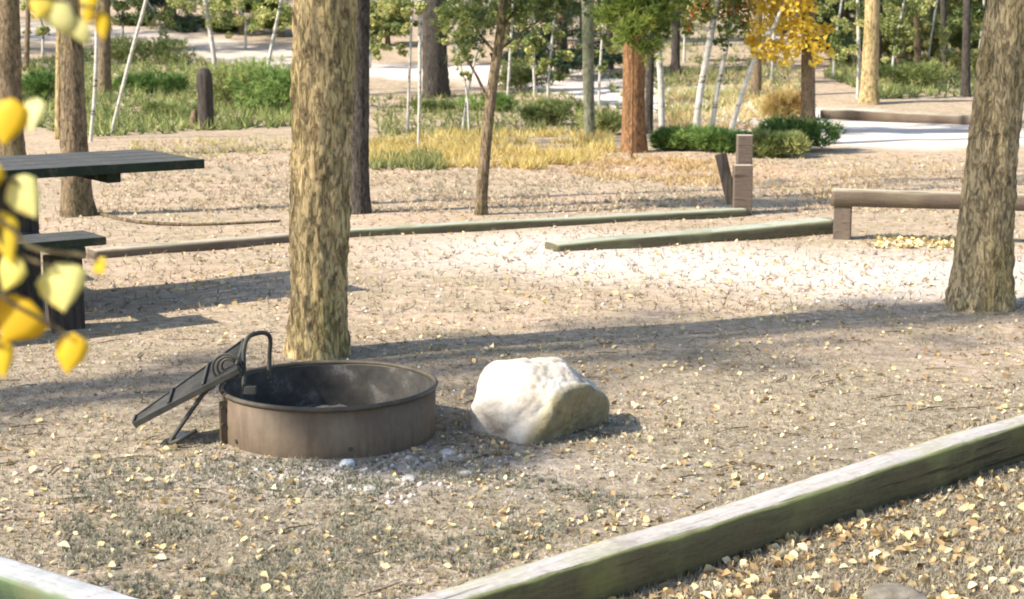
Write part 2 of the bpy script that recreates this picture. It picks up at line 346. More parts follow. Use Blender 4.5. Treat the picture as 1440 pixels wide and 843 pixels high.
def ground_mat():
    if _gm: return _gm[0]
    m = M('forest_floor'); v = m.coord((1, 1, 1), 'World')
    n0 = m.noise(v, .55, 5, .6); n1 = m.noise(v, 3.2, 6, .65); n2 = m.noise(v, 17, 5, .7); n3 = m.noise(v, 75, 3, .7); vo = m.voro(v, 26, 'F1', 0); voc = m.voro(v, 26, 'F1', 1)
    stretch = m.noise(m.coord((2.5, 9, 1), 'World'), 1.4, 5, .65)
    c = m.ramp(n2, [(.28, (.21, .145, .09)), (.45, (.40, .30, .205)), (.6, (.53, .41, .295)), (.75, (.66, .54, .42))])
    c = m.mix(m.math('MULTIPLY', m.ramp(n1, [(.42, 0), (.64, 1)]), .6), c, (.33, .28, .16))
    c = m.mix(m.math('MULTIPLY', m.ramp(stretch, [(.5, 0), (.66, 1)]), .5), c, (.24, .19, .13))
    c = m.mix(m.math('MULTIPLY', m.ramp(n0, [(.45, 0), (.6, 1)]), .4), c, (.56, .40, .29))
    # dull grey-green cover in the foreground
    dc = m.ramp(n2, [(.3, (.12, .10, .065)), (.5, (.22, .185, .13)), (.7, (.36, .305, .225))])
    c = m.mix(m.math('MULTIPLY', m.attr('dull'), .8), c, dc)
    c = m.mix(m.math('MULTIPLY', m.ramp(m.noise(v, 7, 6, .75), [(.5, 0), (.62, 1)]), .45), c, (.15, .115, .075))
    c = m.mix(m.math('MULTIPLY', m.ramp(m.noise(m.coord((1, 1, 1), 'World'), 11, 5, .75), [(.56, 0), (.66, 1)]), .4), c, (.62, .52, .40))
    oc = m.ramp(n2, [(.3, (.10, .072, .04)), (.5, (.20, .15, .085)), (.72, (.36, .275, .17))]); c = m.mix(m.math('MULTIPLY', m.attr('outer'), .8), c, oc)
    rc = m.ramp(n2, [(.3, (.52, .435, .355)), (.6, (.69, .60, .52)), (.8, (.77, .69, .61))])
    sp = m.math('MULTIPLY', m.attr('spur'), m.ramp(n1, [(.3, .7), (.6, 1)])); c = m.mix(sp, c, rc)
    c = m.mix(m.attr('road'), c, m.mix(.5, rc, (.76, .655, .565)))
    c = m.mix(m.math('MULTIPLY', m.attr('red'), m.ramp(n1, [(.35, .2), (.6, .8)])), c, (.50, .30, .18))
    ac = m.ramp(n2, [(.3, (.28, .235, .20)), (.55, (.50, .44, .385)), (.75, (.66, .60, .54))]); c = m.mix(m.math('MULTIPLY', m.attr('ash'), m.ramp(n1, [(.35, .3), (.6, .9)])), c, ac)
    c = m.mix(m.math('MULTIPLY', m.ramp(n3, [(.35, 1), (.47, 0)]), .5), c, (.13, .10, .075))
    c = m.mix(m.ramp(vo, [(.12, .55), (.2, 0)]), c, m.mix(.5, voc, (.5, .42, .33)))
    m.col(c, 1.0); m.b.inputs['Specular IOR Level'].default_value = .05
    m.bump(m.math('ADD', m.math('MULTIPLY', n2, .7), m.math('MULTIPLY', n3, .4)), .75, .03); _gm.append(m.m); return m.m
build_ground()

# ------------------------------------------------------------------ scatter builders (numpy)
def unit(v): return v / np.maximum(np.linalg.norm(v, axis=-1, keepdims=True), 1e-9)
def tufts(C, axis, k, L, wd, spread=.9, rnd=None, droop=0.):
    """k needle blades per point C"""
    n = len(C); d = unit(axis[:, None, :] + spread * rng.normal(size=(n, k, 3))); d[..., 2] -= droop; d = unit(d)
    L = np.broadcast_to(np.asarray(L), (n,))[:, None] * rng.uniform(.65, 1.1, (n, k)); side = unit(np.cross(d, rng.normal(size=(n, k, 3))))
    c = C[:, None, :]; V = np.stack([c - side * wd / 2 + 0 * d, c + side * wd / 2 + 0 * d, c + d * L[..., None]], 2)
    r = (rng.uniform(0, 1, n) if rnd is None else rnd)[:, None] + rng.normal(0, .14, (n, k)); r = np.repeat(np.clip(r, 0, 1).ravel(), 3)
    return V.reshape(-1, 3), np.arange(n * k * 3).reshape(-1, 3), r
def leaves(C, size, nrm, rnd, fold=.25, aspect=.8):
    """folded diamond-like leaves with 6 vertices (two quads)"""
    n = len(C); nrm = unit(nrm); t = unit(np.cross(nrm, rng.normal(size=(n, 3)))); b = np.cross(nrm, t); s = np.broadcast_to(np.asarray(size), (n,))[:, None]
    f = fold * rng.uniform(-.3, 1.2, (n, 1))
    P = [C - t * s * .5, C - t * s * .12 + b * s * .46 * aspect + nrm * s * f, C + t * s * .2 + b * s * .36 * aspect + nrm * s * f * .9, C + t * s * .55 + nrm * s * f * .3,
         C + t * s * .2 - b * s * .36 * aspect + nrm * s * f * .9, C - t * s * .12 - b * s * .46 * aspect + nrm * s * f]
    V = np.stack(P, 1).reshape(-1, 3); o = np.arange(n)[:, None] * 6
    Fq = np.concatenate([o + np.array([[0, 3, 2, 1]]), o + np.array([[0, 5, 4, 3]])]); return V, Fq, np.repeat(np.clip(rnd, 0, 1), 6)
def cat(parts):
    Vs, Fs, Rs, off = [], [], [], 0
    for V, Fq, r in parts: Vs.append(V); Fs.append(Fq + off); Rs.append(r); off += len(V)
    return np.concatenate(Vs), np.concatenate(Fs), np.concatenate(Rs)
def poly_pts(poly, n):
    """n random ground points whose picture falls in the polygon"""
    xs = [p[0] for p in poly]; ysv = [p[1] for p in poly]; out = []
    while len(out) < n:
        x = random.uniform(min(xs), max(xs)); y = random.uniform(min(ysv), max(ysv)); ins = False; j = len(poly) - 1
        for i in range(len(poly)):
            (xi, yi), (xj, yj) = poly[i], poly[j]
            if (yi > y) != (yj > y) and x < (xj - xi) * (y - yi) / (yj - yi) + xi: ins = not ins
            j = i
        if ins: out.append(hit(x, y))
    return out

# ------------------------------------------------------------------ trees
def trunk_mesh(path, rads, seg=14, amp=.05, fs=1.0, seed=0, limbs=(), flare=.35, ridge=0):
    """path: list of Vectors local; rads list"""
    n = len(path); V = []; Fq = []
    for i, (p, r) in enumerate(zip(path, rads)):
        zz = p.z
        for k in range(seg):
            a = 2 * math.pi * k / seg; fl = 1 + flare * math.exp(-max(0, zz) / (r * 1.5)) * (.7 + .5 * math.cos(3 * a + seed))
            q = Vector((math.cos(a), math.sin(a), 0)); d = amp * mn.noise((q.x * 2.2 * fs + seed, q.y * 2.2 * fs, zz * 1.6 * fs))
            if ridge: d += ridge * (abs(mn.noise((q.x * 6 + seed, q.y * 6, zz * 7))) - .2) + ridge * .9 * mn.noise((q.x * 11, q.y * 11 + seed, zz * 17))
            V.append(p + q * r * fl * (1 + d))
    for i in range(n - 1):
        for k in range(seg):
            Fq.append((i * seg + k, i * seg + (k + 1) % seg, (i + 1) * seg + (k + 1) % seg, (i + 1) * seg + k))
    V = [tuple(v) for v in V]
    for lp, lr in limbs:
        off = len(V); bm = bmesh.new(); add_tube(bm, lp, lr, 6, False); bm.verts.index_update()
        V += [tuple(v.co) for v in bm.verts]; Fq += [tuple(off + v.index for v in f.verts) for f in bm.faces]; bm.free()
    return np_mesh('trunk', np.array(V), np.array(Fq), smooth=True)
def conifer_crown(name, H, z0, rmax, n, k=10, L=.22, wd=.02, seed=0, kind='pine', rim=None):
    g = np.random.default_rng(seed); C = []; A = []; rn = []
    whorls = int((H - z0) / .32)
    for wv in range(whorls):
        zc = z0 + (H - z0) * (wv + g.uniform(.1, .9)) / whorls; u = (zc - z0) / (H - z0)
        rr = rmax * ((1 - u) ** .8 if kind == 'spruce' else (math.sin(math.pi * min(1, .18 + .82 * u)) ** .7)) + .06
        for b in range(g.integers(3, 6)):
            a = g.uniform(0, 2 * math.pi); bl = rr * g.uniform(.55, 1.1); tone = g.uniform(.1, .9); m_ = max(3, int(n * bl / rmax / (whorls * 2.2)))
            for q in range(m_):
                t = g.uniform(.25, 1) ** .7; s = g.normal(0, .10 * rr + .03); dz = (-.25 if kind == 'spruce' else .22) * t * bl
                C.append((math.cos(a) * t * bl - math.sin(a) * s, math.sin(a) * t * bl + math.cos(a) * s, zc + dz + g.normal(0, .05))); A.append((math.cos(a) * .8, math.sin(a) * .8, .45 if kind == 'pine' else -.05)); rn.append(tone + g.normal(0, .12))
    C = np.array(C); V, Fq, r = tufts(C, np.array(A), k, L, wd, .75, np.clip(rn, 0, 1)); return np_mesh(name, V, Fq, r)
def leaf_crown(name, clumps, n, size, seed=0, lo=0., hi=1.):
    """clumps: (centre, radius) local"""
    g = np.random.default_rng(seed); C = []; rn = []
    tot = sum(r ** 2 for _, r in clumps)
    for c, r in clumps:
        m_ = max(6, int(n * r * r / tot)); d = unit(g.normal(size=(m_, 3))) * (g.uniform(.1, 1, (m_, 1)) ** .5) * r; d[:, 2] *= .75; C.append(np.array(c) + d); rn.append(np.clip(g.uniform(lo, hi) + g.normal(0, .18, m_), 0, 1))
    C = np.concatenate(C); V, Fq, r = leaves(C, size * g.uniform(.7, 1.2, len(C)), g.normal(size=(len(C), 3)) + np.array([0, 0, .5]), np.concatenate(rn), .2); return np_mesh(name, V, Fq, r)
# shared overhead crowns (their lower edge is above the picture for the big pines)
PINE = [conifer_crown('crown', 11.5 + i, 4.2 + .5 * i, 1.2 + .1 * i, 420, 9, .28, .022, 20 + i) for i in range(3)]
FARC = [conifer_crown('crown', 9.5 + i, 3.4, 1.3, 230, 8, .36, .036, 30 + i) for i in range(2)]
def tree(name, bx, by, wb, tx, wt, bark, H, crown, label, cat_='tree', group=None, seg=14, ridge=0, ctrl=None, amp=.06, crown_mat='needles', flare=.3, limbs=None, n=None, crown_at=None):
    """bx,by: base in the photo; wb, wt: trunk widths in photo pixels at base and where x=tx leaves the frame; ctrl: list of (px,py) the axis passes"""
    B = hit(bx, by); dp = depth(B); pts = [Vector((0, 0, -.2)), Vector((0, 0, 0))]
    for q in (ctrl or []): pts.append(at_y(q[0], q[1], B.y) - B)
    top = at_y(tx, 0, B.y) - B; pts.append(top); r0 = wb / 2 * dp / F; r1 = wt / 2 * depth(B + top) / F
    dirn = (pts[-1] - pts[-2]).normalized(); dirn = Vector((dirn.x * .5, 0, max(.5, dirn.z))).normalized()
    if H > top.z + .3:
        pts.append(top + dirn * (H - top.z) * .5); pts.append(top + dirn * (H - top.z))
    nn = n or (26 if H > 5 else 18); zv = np.array([p.z for p in pts]); zt = min(zv[-1], top.z + .3)
    zs = np.concatenate([np.linspace(zv[0], zt, int(nn * .75)), np.linspace(zt, zv[-1], max(4, nn - int(nn * .75)))[1:]]) if zv[-1] > zt + .2 else np.linspace(zv[0], zv[-1], nn)
    def sm(c):
        out = np.zeros(len(zs))
        for o_ in (-.3, -.15, 0, .15, .3): out += np.interp(zs + o_ * (zv[-1] - zv[0]) * .12, zv, [p[c] for p in pts]) / 5
        return out
    xs_, ys_ = sm(0), sm(1); P = [Vector((a, b, c)) for a, b, c in zip(xs_, ys_, zs)]; rads = []
    for p in P:
        u = p.z / max(top.z, .1)
        rads.append(r0 + (r1 - r0) * max(0, min(1, u)) if p.z <= top.z else max(r1 * .22, r1 * (1 - .8 * (p.z - top.z) / max(.1, H - top.z))))
    e = thing(name, B, label, cat_, group)
    tm = trunk_mesh(P, rads, seg, amp, .5 / max(r0, .05) ** .5, bx % 17, limbs(B, pts) if limbs else (), flare, ridge)
    link('trunk', tm, bark, e)
    if crown is not None:
        c = link('crown', crown, crown_mat, e); off = crown_at if crown_at is not None else pts[-2]
        c.location = (off[0], off[1], 0) if crown_at is None else tuple(crown_at)
        if crown_at is None and H > 5: c.rotation_euler.z = bx * .7; c.scale = (.66, .66, 1)
    return e, B, pts
# --- near pines
def stub_limbs(B, pts): return ()
tree('pine_tree', 446, 500, 74, 459, 90, 'pine_bark', 12, PINE[0], 'thick rough tan pine trunk standing right behind the fire ring', seg=72, ridge=.085, n=230, flare=.34, amp=.11, ctrl=[(447, 420), (452, 300), (450, 180)])
tree('pine_tree', 1374, 432, 78, 1424, 62, 'grey_tan_bark', 12.5, PINE[1], 'leaning tan pine trunk in front of the right end of the barrier rail', seg=72, ridge=.085, n=230, flare=.30, amp=.11, ctrl=[(1388, 290), (1402, 140)])
tree('pine_tree', 505, 300, 27, 505, 30, 'dark_bark', 11, PINE[2], 'dark brown slim trunk half hidden behind the thick tan pine', seg=20, ridge=.06, n=60)
tree('pine_tree', 108, 303, 42, 99, 27, 'brown_bark', 12, PINE[1], 'brown trunk with flared foot just behind the picnic table', seg=24, ridge=.07, n=80, ctrl=[(104, 200)])
tree('pine_tree', 14, 222, 38, 12, 30, 'brown_bark', 12, PINE[0], 'dark brown trunk at the far left above the table top', seg=20, ridge=.06, n=60)
# --- trees of the middle distance
tree('pine_tree', 82, 196, 11, 84, 9, 'pine_bark', 9, FARC[0], 'slim sunlit yellowish stem touching the brown trunk by the table', seg=12)
tree('pine_tree', 147, 136, 19, 147, 16, 'brown_bark', 10, FARC[1], 'short brown trunk between two thin white saplings left of the charred stump', seg=14)
tree('pine_tree', 612, 137, 34, 611, 36, 'dark_bark', 12, PINE[2], 'stout dark mottled trunk by the pale road, beside a thin white stem', seg=18, ridge=.06, n=50)
tree('pine_tree', 890, 214, 33, 893, 30, 'red_bark', 10, None, 'straight reddish brown trunk rising from low green shrubs', seg=18, ridge=.05, n=50)
tree('pine_tree', 829, 196, 15, 826, 17, 'green_bark', 9, FARC[0], 'greenish grey trunk standing left of the reddish trunk', seg=12)
tree('pine_tree', 912, 188, 12, 916, 11, 'dark_bark', 9, FARC[1], 'thin dark trunk close behind the reddish trunk', seg=12)
tree('pine_tree', 1137, 187, 20, 1136, 19, 'brown_bark', 9, None, 'grey brown trunk below the golden aspen foliage', seg=14)
tree('pine_tree', 1222, 146, 25, 1227, 20, 'pine_bark', 11, FARC[0], 'sunlit yellow trunk standing beyond the far wheel stop log', seg=16, ridge=.05, n=50)
tree('pine_tree', 1234, 98, 12, 1236, 11, 'dark_bark', 9, FARC[1], 'thin dark trunk directly behind the sunlit yellow trunk', seg=10)
tree('pine_tree', 1063, 137, 15, 1066, 13, 'brown_bark', 10, FARC[1], 'brown trunk behind the leaning white aspens', seg=12)
tree('pine_tree', 950, 106, 12, 951, 12, 'dark_bark', 10, FARC[0], 'dark trunk with flared foot on the slope above the white aspens', seg=12, flare=.8)
tree('pine_tree', 1358, 136, 13, 1360, 11, 'dark_bark', 10, FARC[1], 'narrow black trunk just left of the leaning tan pine', seg=10)
tree('pine_tree', 858, 98, 10, 857, 9, 'dark_bark', 9, FARC[1], 'thin dark trunk on the slope between greenish and reddish trunks', seg=10)
tree('pine_tree', 1292, 112, 10, 1288, 9, 'brown_bark', 9, FARC[0], 'thin brown trunk in the green wood at the upper right', seg=10)
tree('pine_tree', 1330, 104, 9, 1326, 9, 'dark_bark', 9, FARC[1], 'thin dark trunk in the green wood left of the narrow black one', seg=10)
tree('pine_tree', 37, 100, 8, 40, 7, 'brown_bark', 8, FARC[0], 'thin pale brown stem beside the far left trunk', seg=10)
tree('pine_tree', 735, 78, 10, 737, 9, 'pine_bark', 9, FARC[1], 'thin tan trunk on the far slope behind the young pine', seg=10)
# --- aspens
def aspen(bx, by, wb, ctrl, tx, wt, label, H=3.2, crown=None, cm='gold_leaves', crown_at=None, name='aspen_tree', group=None):
    return tree(name, bx, by, wb, tx, wt, 'aspen_bark', H, crown, label, 'aspen', group, seg=9, ctrl=ctrl, amp=.08, crown_mat=cm, flare=.1, crown_at=crown_at, n=20)
def pale(bx, by, items, seed, n=700, size=.07, lo=.2, hi=.9):
    B = hit(bx, by); s = depth(B) / F
    g = np.random.default_rng(seed + 500); cl = []
    for px, py, r in items:
        for _ in range(7):
            o_ = g.normal(0, .62, 3) * r * s * np.array([1.1, 1, .8]); cl.append((np.array(at_y(px, py, B.y) - B) + o_, r * s * g.uniform(.18, .55)))
    return leaf_crown('crown', cl, int(n * 1.5), size * .75, seed, lo, hi)
def clump_at(B, items): return [((at_y(px, py, B.y + dy) - B), r) for px, py, r, dy in items]
aspen(156, 190, 5, [(172, 125), (186, 70)], 206, 5, 'bent white sapling leaning right between the table and the charred stump')
aspen(127, 200, 5, [(133, 140), (136, 70)], 137, 6, 'straight thin white sapling beside the brown trunk by the table')
aspen(305, 128, 6, [(301, 80), (296, 45)], 288, 7, 'white birch-like stem rising behind the charred stump', 3.2, pale(305, 128, [(285, 8, 26), (310, -10, 34), (262, -5, 20), (300, 30, 14)], 55), 'pale_leaves', (0, 0, 0))
aspen(367, 150, 5, [(374, 110), (383, 60)], 396, 5, 'thin grey sapling leaning right amid green ground cover', 3.2, pale(367, 150, [(392, 10, 24), (372, 30, 16), (400, 35, 14), (385, -20, 30)], 57), 'pale_leaves', (0, 0, 0))
aspen(588, 212, 4, [(590, 140)], 591, 6, 'pale thin stem standing beside the stout dark mottled trunk', 3.2, pale(588, 212, [(585, 10, 16), (560, 5, 16), (575, 40, 10), (545, 15, 12)], 61), 'pale_leaves', (0, 0, 0))
aspen(573, 186, 4, [(575, 120)], 580, 4, 'very thin twig-like sapling left of the pale thin stem', 3.2, pale(573, 186, [(550, 40, 22), (535, 70, 14), (565, 70, 12), (540, 10, 24)], 56), 'pale_leaves', (0, 0, 0))
aspen(650, 186, 4, [(656, 140), (664, 100)], 690, 3, 'thin grey sapling leaning right beside the young pine')
aspen(660, 190, 3, [(657, 130), (646, 85)], 630, 3, 'thin grey sapling leaning left beside the young pine', 3.2, pale(660, 190, [(640, 50, 12), (650, 80, 9), (632, 20, 14), (655, 110, 8)], 54), 'pale_leaves', (0, 0, 0))
aspen(931, 186, 9, [(930, 120), (925, 60)], 927, 10, 'upright white aspen touching the thin dark trunk', 3.2, pale(931, 186, [(930, 20, 14), (940, -10, 24), (920, 45, 9)], 50), 'pale_leaves', (0, 0, 0))
aspen(1000, 188, 7, [(1008, 130), (1019, 80)], 1032, 7, 'middle white aspen of the three leaning ones')
aspen(713, 150, 4, [(716, 100)], 722, 4, 'thin grey stem right of the young pine near the pale road', 3.2, pale(713, 150, [(718, 60, 14), (722, 20, 26), (735, 85, 10)], 59), 'pale_leaves', (0, 0, 0))
aspen(438, 190, 4, [(437, 120)], 434, 4, 'thin sapling partly hidden by the thick tan pine')
aspen(1206, 140, 5, [(1208, 80)], 1206, 5, 'slender pale stem touching the sunlit yellow trunk', 3.2, pale(1206, 140, [(1196, 30, 20), (1190, 75, 18), (1205, 5, 20)], 52), 'pale_leaves', (0, 0, 0))
aspen(1345, 92, 4, [(1336, 50)], 1322, 4, 'slender pale stem leaning left in the green wood', 3.2, pale(1345, 92, [(1322, 20, 24), (1300, 45, 20), (1340, 60, 16), (1280, 15, 24)], 50), 'pale_leaves', (0, 0, 0))
aspen(752, 135, 4, [(750, 80)], 747, 5, 'slender pale stem under the dark spruce boughs', 3.2, pale(752, 135, [(748, 60, 18), (740, 20, 24), (768, 90, 14)], 48), 'pale_leaves', (0, 0, 0))
aspen(1085, 112, 4, [(1088, 60)], 1090, 5, 'slender pale stem behind the golden foliage')
Ba = hit(977, 190)
aspen(977, 190, 10, [(986, 120), (998, 60)], 1008, 9, 'white aspen with green and red leaves, leaning beside the shrubs', 3.0,
      leaf_crown('crown', clump_at(Ba, [(985, 20, .24, 0), (1015, 8, .3, .2), (1030, 42, .2, -.1), (968, 40, .12, .1), (1040, 15, .25, .3), (1000, -30, .5, 0), (1018, 60, .12, 0), (960, -15, .3, .2), (1045, -40, .5, .1), (975, -80, .5, 0)]), 2300, .075, 5, .15, .85), 'mixed_leaves', (0, 0, 0))
Bg = hit(1026, 190)
aspen(1026, 190, 8, [(1044, 130), (1060, 84), (1085, 45)], 1105, 6, 'leaning aspen with a golden yellow crown by the grey trunk', 2.8,
      leaf_crown('crown', clump_at(Bg, [(1078, 70, .22, 0), (1110, 66, .22, .1), (1148, 62, .17, -.1), (1128, 40, .22, 0), (1095, 30, .24, .2), (1150, 85, .12, 0), (1060, 40, .16, 0), (1120, 5, .3, 0), (1080, 0, .3, .2), (1060, 60, .12, .1), (1160, 40, .12, .2), (1140, -40, .5, 0), (1085, -60, .5, 0), (1168, 75, .07, 0), (1105, 88, .1, 0)]), 2900, .075, 6, .3, .75), 'gold_leaves', (0, 0, 0))
U = [('leafy_sapling', 'pale_leaves', 520, 96, [(520, 40, 22), (505, 12, 26), (535, 8, 22), (528, 66, 12)], 'yellow green sapling by the road right of the thick tan pine'),
     ('leafy_sapling', 'sage_leaves', 640, 92, [(640, 48, 24), (655, 20, 24), (630, 14, 22), (648, 74, 12)], 'bushy green sapling by the road right of the stout dark trunk'),
     ('leafy_sapling', 'sage_leaves', 770, 150, [(766, 92, 16), (782, 70, 18), (756, 60, 16), (772, 36, 20), (790, 110, 10)], 'slender bushy sapling between young pine and greenish trunk'),
     ('leafy_sapling', 'pale_leaves', 842, 150, [(838, 100, 12), (850, 70, 16), (836, 40, 18), (852, 10, 22)], 'pale wispy sapling just right of the greenish trunk'),
     ('leafy_sapling', 'sage_leaves', 962, 88, [(962, 40, 18), (950, 14, 20), (974, 8, 22)], 'green sapling on the slope above the leaning aspens'),
     ('leafy_sapling', 'pale_leaves', 1255, 118, [(1255, 70, 20), (1272, 44, 24), (1248, 30, 22), (1264, 6, 26)], 'pale green sapling right of the sunlit yellow trunk'),
     ('leafy_sapling', 'pale_leaves', 1305, 112, [(1305, 66, 22), (1318, 34, 26), (1296, 12, 26), (1310, 88, 14)], 'pale green sapling in the middle of the upper right wood'),
     ('leafy_sapling', 'sage_leaves', 1376, 118, [(1374, 70, 20), (1384, 34, 24), (1366, 10, 24)], 'green sapling just left of the leaning tan pine'),
     ('leafy_sapling', 'sage_leaves', 225, 70, [(225, 34, 24), (205, 14, 26), (245, 8, 28)], 'green sapling at the upper left edge of the dirt road'),
     ('leafy_sapling', 'pale_leaves', 345, 70, [(345, 40, 20), (330, 16, 26), (362, 10, 24)], 'yellow green sapling beside the road above the charred stump'),
     ('leafy_sapling', 'sage_leaves', 172, 70, [(172, 30, 22), (156, 6, 26), (186, 10, 20)], 'green sapling right of the short brown trunk'),
     ('leafy_sapling', 'pale_leaves', 60, 78, [(60, 40, 18), (48, 14, 20), (70, 8, 20)], 'pale sapling between the far left trunk and the brown one'),
     ('leafy_sapling', 'sage_leaves', 1172, 110, [(1172, 74, 14), (1184, 50, 18), (1164, 30, 16)], 'green sapling just right of the golden foliage')]
for i, (nm_, cm_, bx_, by_, it_, lb_) in enumerate(U):
    aspen(bx_, by_, 4, [(bx_ + 1, by_ - 40)], it_[1][0], 3, lb_, 3.0, pale(bx_, by_, it_, 60 + i, 1000, .085, .05, .95), cm_, (0, 0, 0), nm_)
# --- young pines and spruces whose foliage hangs into the picture
def foliage(B, items, n, k, L, wd, seed, name='crown'):
    g = np.random.default_rng(seed); C = []; A = []; rn = []; tot = sum(r * r for *_, r, _ in items)
    for px, py, r, dy in items:
        c = np.array(at_y(px, py, B.y + dy) - B); m_ = max(5, int(n * r * r / tot)); sub = max(2, m_ // 9)
        cs = unit(g.normal(size=(sub, 3))) * (g.uniform(.2, 1, (sub, 1)) ** .6) * r; tone = g.uniform(.1, .9, sub)
        for i in range(m_):
            j = i % sub; p = cs[j] + g.normal(0, .055, 3); p[2] *= .85; C.append(c + p); A.append(unit(p[None] + np.array([[0, 0, .12]]))[0] * .9); rn.append(tone[j])
    V, Fq, r = tufts(np.array(C), np.array(A), k, L, wd, .7, np.array(rn)); return np_mesh(name, V, Fq, r)
By = hit(675, 302)
def young_limbs(B, pts):
    out = []
    for q in ([(690, 150), (672, 110), (655, 80), (650, 50)], [(703, 70), (735, 45), (765, 25)], [(701, 80), (675, 50), (660, 25)], [(704, 40), (725, 15), (750, -10)], [(698, 95), (690, 75)]):
        out.append(([at_y(x, y, B.y + .05 * i) - B for i, (x, y) in enumerate(q)], [.014 - .003 * i for i in range(len(q))]))
    return out
tree('pine_sapling', 675, 302, 17, 708, 13, 'brown_bark', 3.6,
     foliage(By, [(655, 20, .14, 0), (680, 8, .16, .1), (650, 60, .10, 0), (725, 5, .16, -.1), (755, 0, .16, .1), (665, 85, .06, .1), (740, 25, .10, 0), (640, 10, .12, .2), (770, 12, .10, 0), (690, 35, .09, -.1), (700, -40, .3, 0), (650, -50, .3, 0), (750, -50, .3, 0), (700, -120, .35, 0), (630, 30, .12, .1), (645, 90, .07, 0), (660, 45, .10, .1), (675, 60, .08, 0), (800, -5, .14, 0), (830, -10, .14, .1), (775, -5, .16, -.1), (740, 10, .14, .1)], 1700, 15, .075, .006, 3),
     'young pine with a crooked thin trunk and green tufts', 'pine sapling', seg=12, ridge=.03, n=40, ctrl=[(680, 240), (687, 165), (695, 100), (704, 50)], crown_mat='needles', crown_at=(0, 0, 0), limbs=young_limbs)
Bb = hit(880, 224)
tree('pine_sapling', 888, 224, 3, 891, 4, 'red_bark', 2.6,
     foliage(Bb, [(880, 30, .22, -.1), (905, 20, .22, .1), (868, 12, .18, 0), (893, 55, .16, -.2), (915, 45, .12, 0), (890, 0, .25, 0), (875, 58, .10, 0), (870, -30, .3, 0), (910, -30, .3, 0), (845, 25, .12, 0), (925, 10, .16, 0), (885, 45, .16, -.25), (900, 68, .08, -.3)], 1000, 14, .12, .012, 4),
     'young bright green pine growing against the reddish trunk', 'pine sapling', seg=8, crown_mat='bright_needles', crown_at=(0, 0, 0))
def spruce(px, py, h, r, label, seed, mat='dark_needles', z0=.25):
    B = hit(px, py); e = thing('spruce_tree', B, label, 'spruce')
    P = [Vector((0, 0, -.1 + i * (h + .1) / 9)) for i in range(10)]; link('trunk', trunk_mesh(P, [.03 + .09 * h / 6 * (1 - i / 9.5) for i in range(10)], 8, .05), 'brown_bark', e)
    link('crown', conifer_crown('crown', h, z0, r, 2600, 10, .19, .022, seed, 'spruce'), mat, e)
spruce(790, 108, 5.5, 1.15, 'dark green spruce beyond the young pine, boughs near the ground', 41)
spruce(822, 60, 6.5, 1.5, 'tall dark spruce high on the slope behind the other spruce', 42, z0=.8)
spruce(715, 66, 6.5, 1.4, 'dark spruce directly behind the crown of the young pine', 43, z0=.7)
spruce(236, 38, 3.6, 1.3, 'low dark spruce at the upper left above the dirt road', 44)
spruce(1185, 88, 5, 1.0, 'dark spruce right of the golden foliage', 45, z0=.4)
spruce(1268, 96, 5, 1.1, 'grey green spruce right of the sunlit yellow trunk', 46, 'sage_leaves', .3)
spruce(1312, 90, 5.5, 1.2, 'grey green spruce in the middle of the upper right wood', 47, 'sage_leaves', .35)
spruce(1352, 82, 6, 1.2, 'grey green spruce nearest the leaning tan pine', 48, 'sage_leaves', .4)
spruce(1205, 70, 5, 1.3, 'dark spruce behind the golden foliage and the sunlit trunk', 52, z0=.3)
spruce(1240, 60, 5.5, 1.4, 'dark spruce high up behind the sunlit yellow trunk', 53, z0=.3)
spruce(1385, 100, 5, 1.1, 'grey green spruce just behind the leaning tan pine', 54, 'sage_leaves', .3)
spruce(340, 48, 2.6, 1.0, 'light green young spruce above the dirt road by the white stem', 49, 'bright_needles')
spruce(545, 64, 2.2, .5, 'small spruce beyond the road right of the thick tan pine', 50, 'needles')
spruce(395, 52, 2.4, .6, 'small light spruce just left of the thick tan pine', 51, 'bright_needles')
# --- far wood up the slope
FARL = 'slim dark trunk far up the wooded slope'
for i in range(76):
    x = -24 + 48 * ((i * .618034) % 1) + random.uniform(-.5, .5); y = 42 + 36 * ((i * .7548) % 1)
    if i >= 64: x, y = -13.5 - 1.1 * (i - 64) * .9 + random.uniform(-.6, .6), 30 + 9 * ((i * .618034) % 1)
    x *= y / 62 if i < 64 else 1; e = thing('pine_tree', (x, y, terrain(x, y)), FARL, 'tree', 'far trunks of the wood up the slope', random.uniform(0, 6))
    if i < 3:
        P = [Vector((.03 * math.sin(j * .8 + i), .02 * math.cos(j), -.2 + j * .9)) for j in range(11)]
        tmsh = trunk_mesh(P, [.15 * (1 - .07 * j) for j in range(11)], 10, .08, 1, i); FT = (FT if i else []) + [tmsh]
    me = FT[i % 3]; s = random.uniform(.75, 1.35)
    t = link('trunk', me, ['brown_bark', 'dark_bark', 'green_bark'][i % 3], e); t.scale = (s, s, 1)
    link('crown', FARC[i % 2], 'needles', e)
# --- pines outside the left edge: their crowns shade the site
for i, (x, y) in enumerate([(-7.0, 4.93), (-10.2, 3.35)]):
    e = thing('pine_tree', (x, y, terrain(x, y)), 'shade-giving pine outside the left edge of the view', 'tree', 'shade pines beside the site')
    P = [Vector((.04 * math.sin(j * .7 + i), 0, -.2 + j * 1.1)) for j in range(11)]
    link('trunk', trunk_mesh(P, [.17 * (1 - .07 * j) for j in range(11)], 14, .06, 1, i + 5), 'brown_bark', e); c = link('crown', PINE[i % 3], 'needles', e); c.rotation_euler.z = i * 1.3; c.scale = (.6, .6, 1)
    if i == 0: SHADE_PINE = e

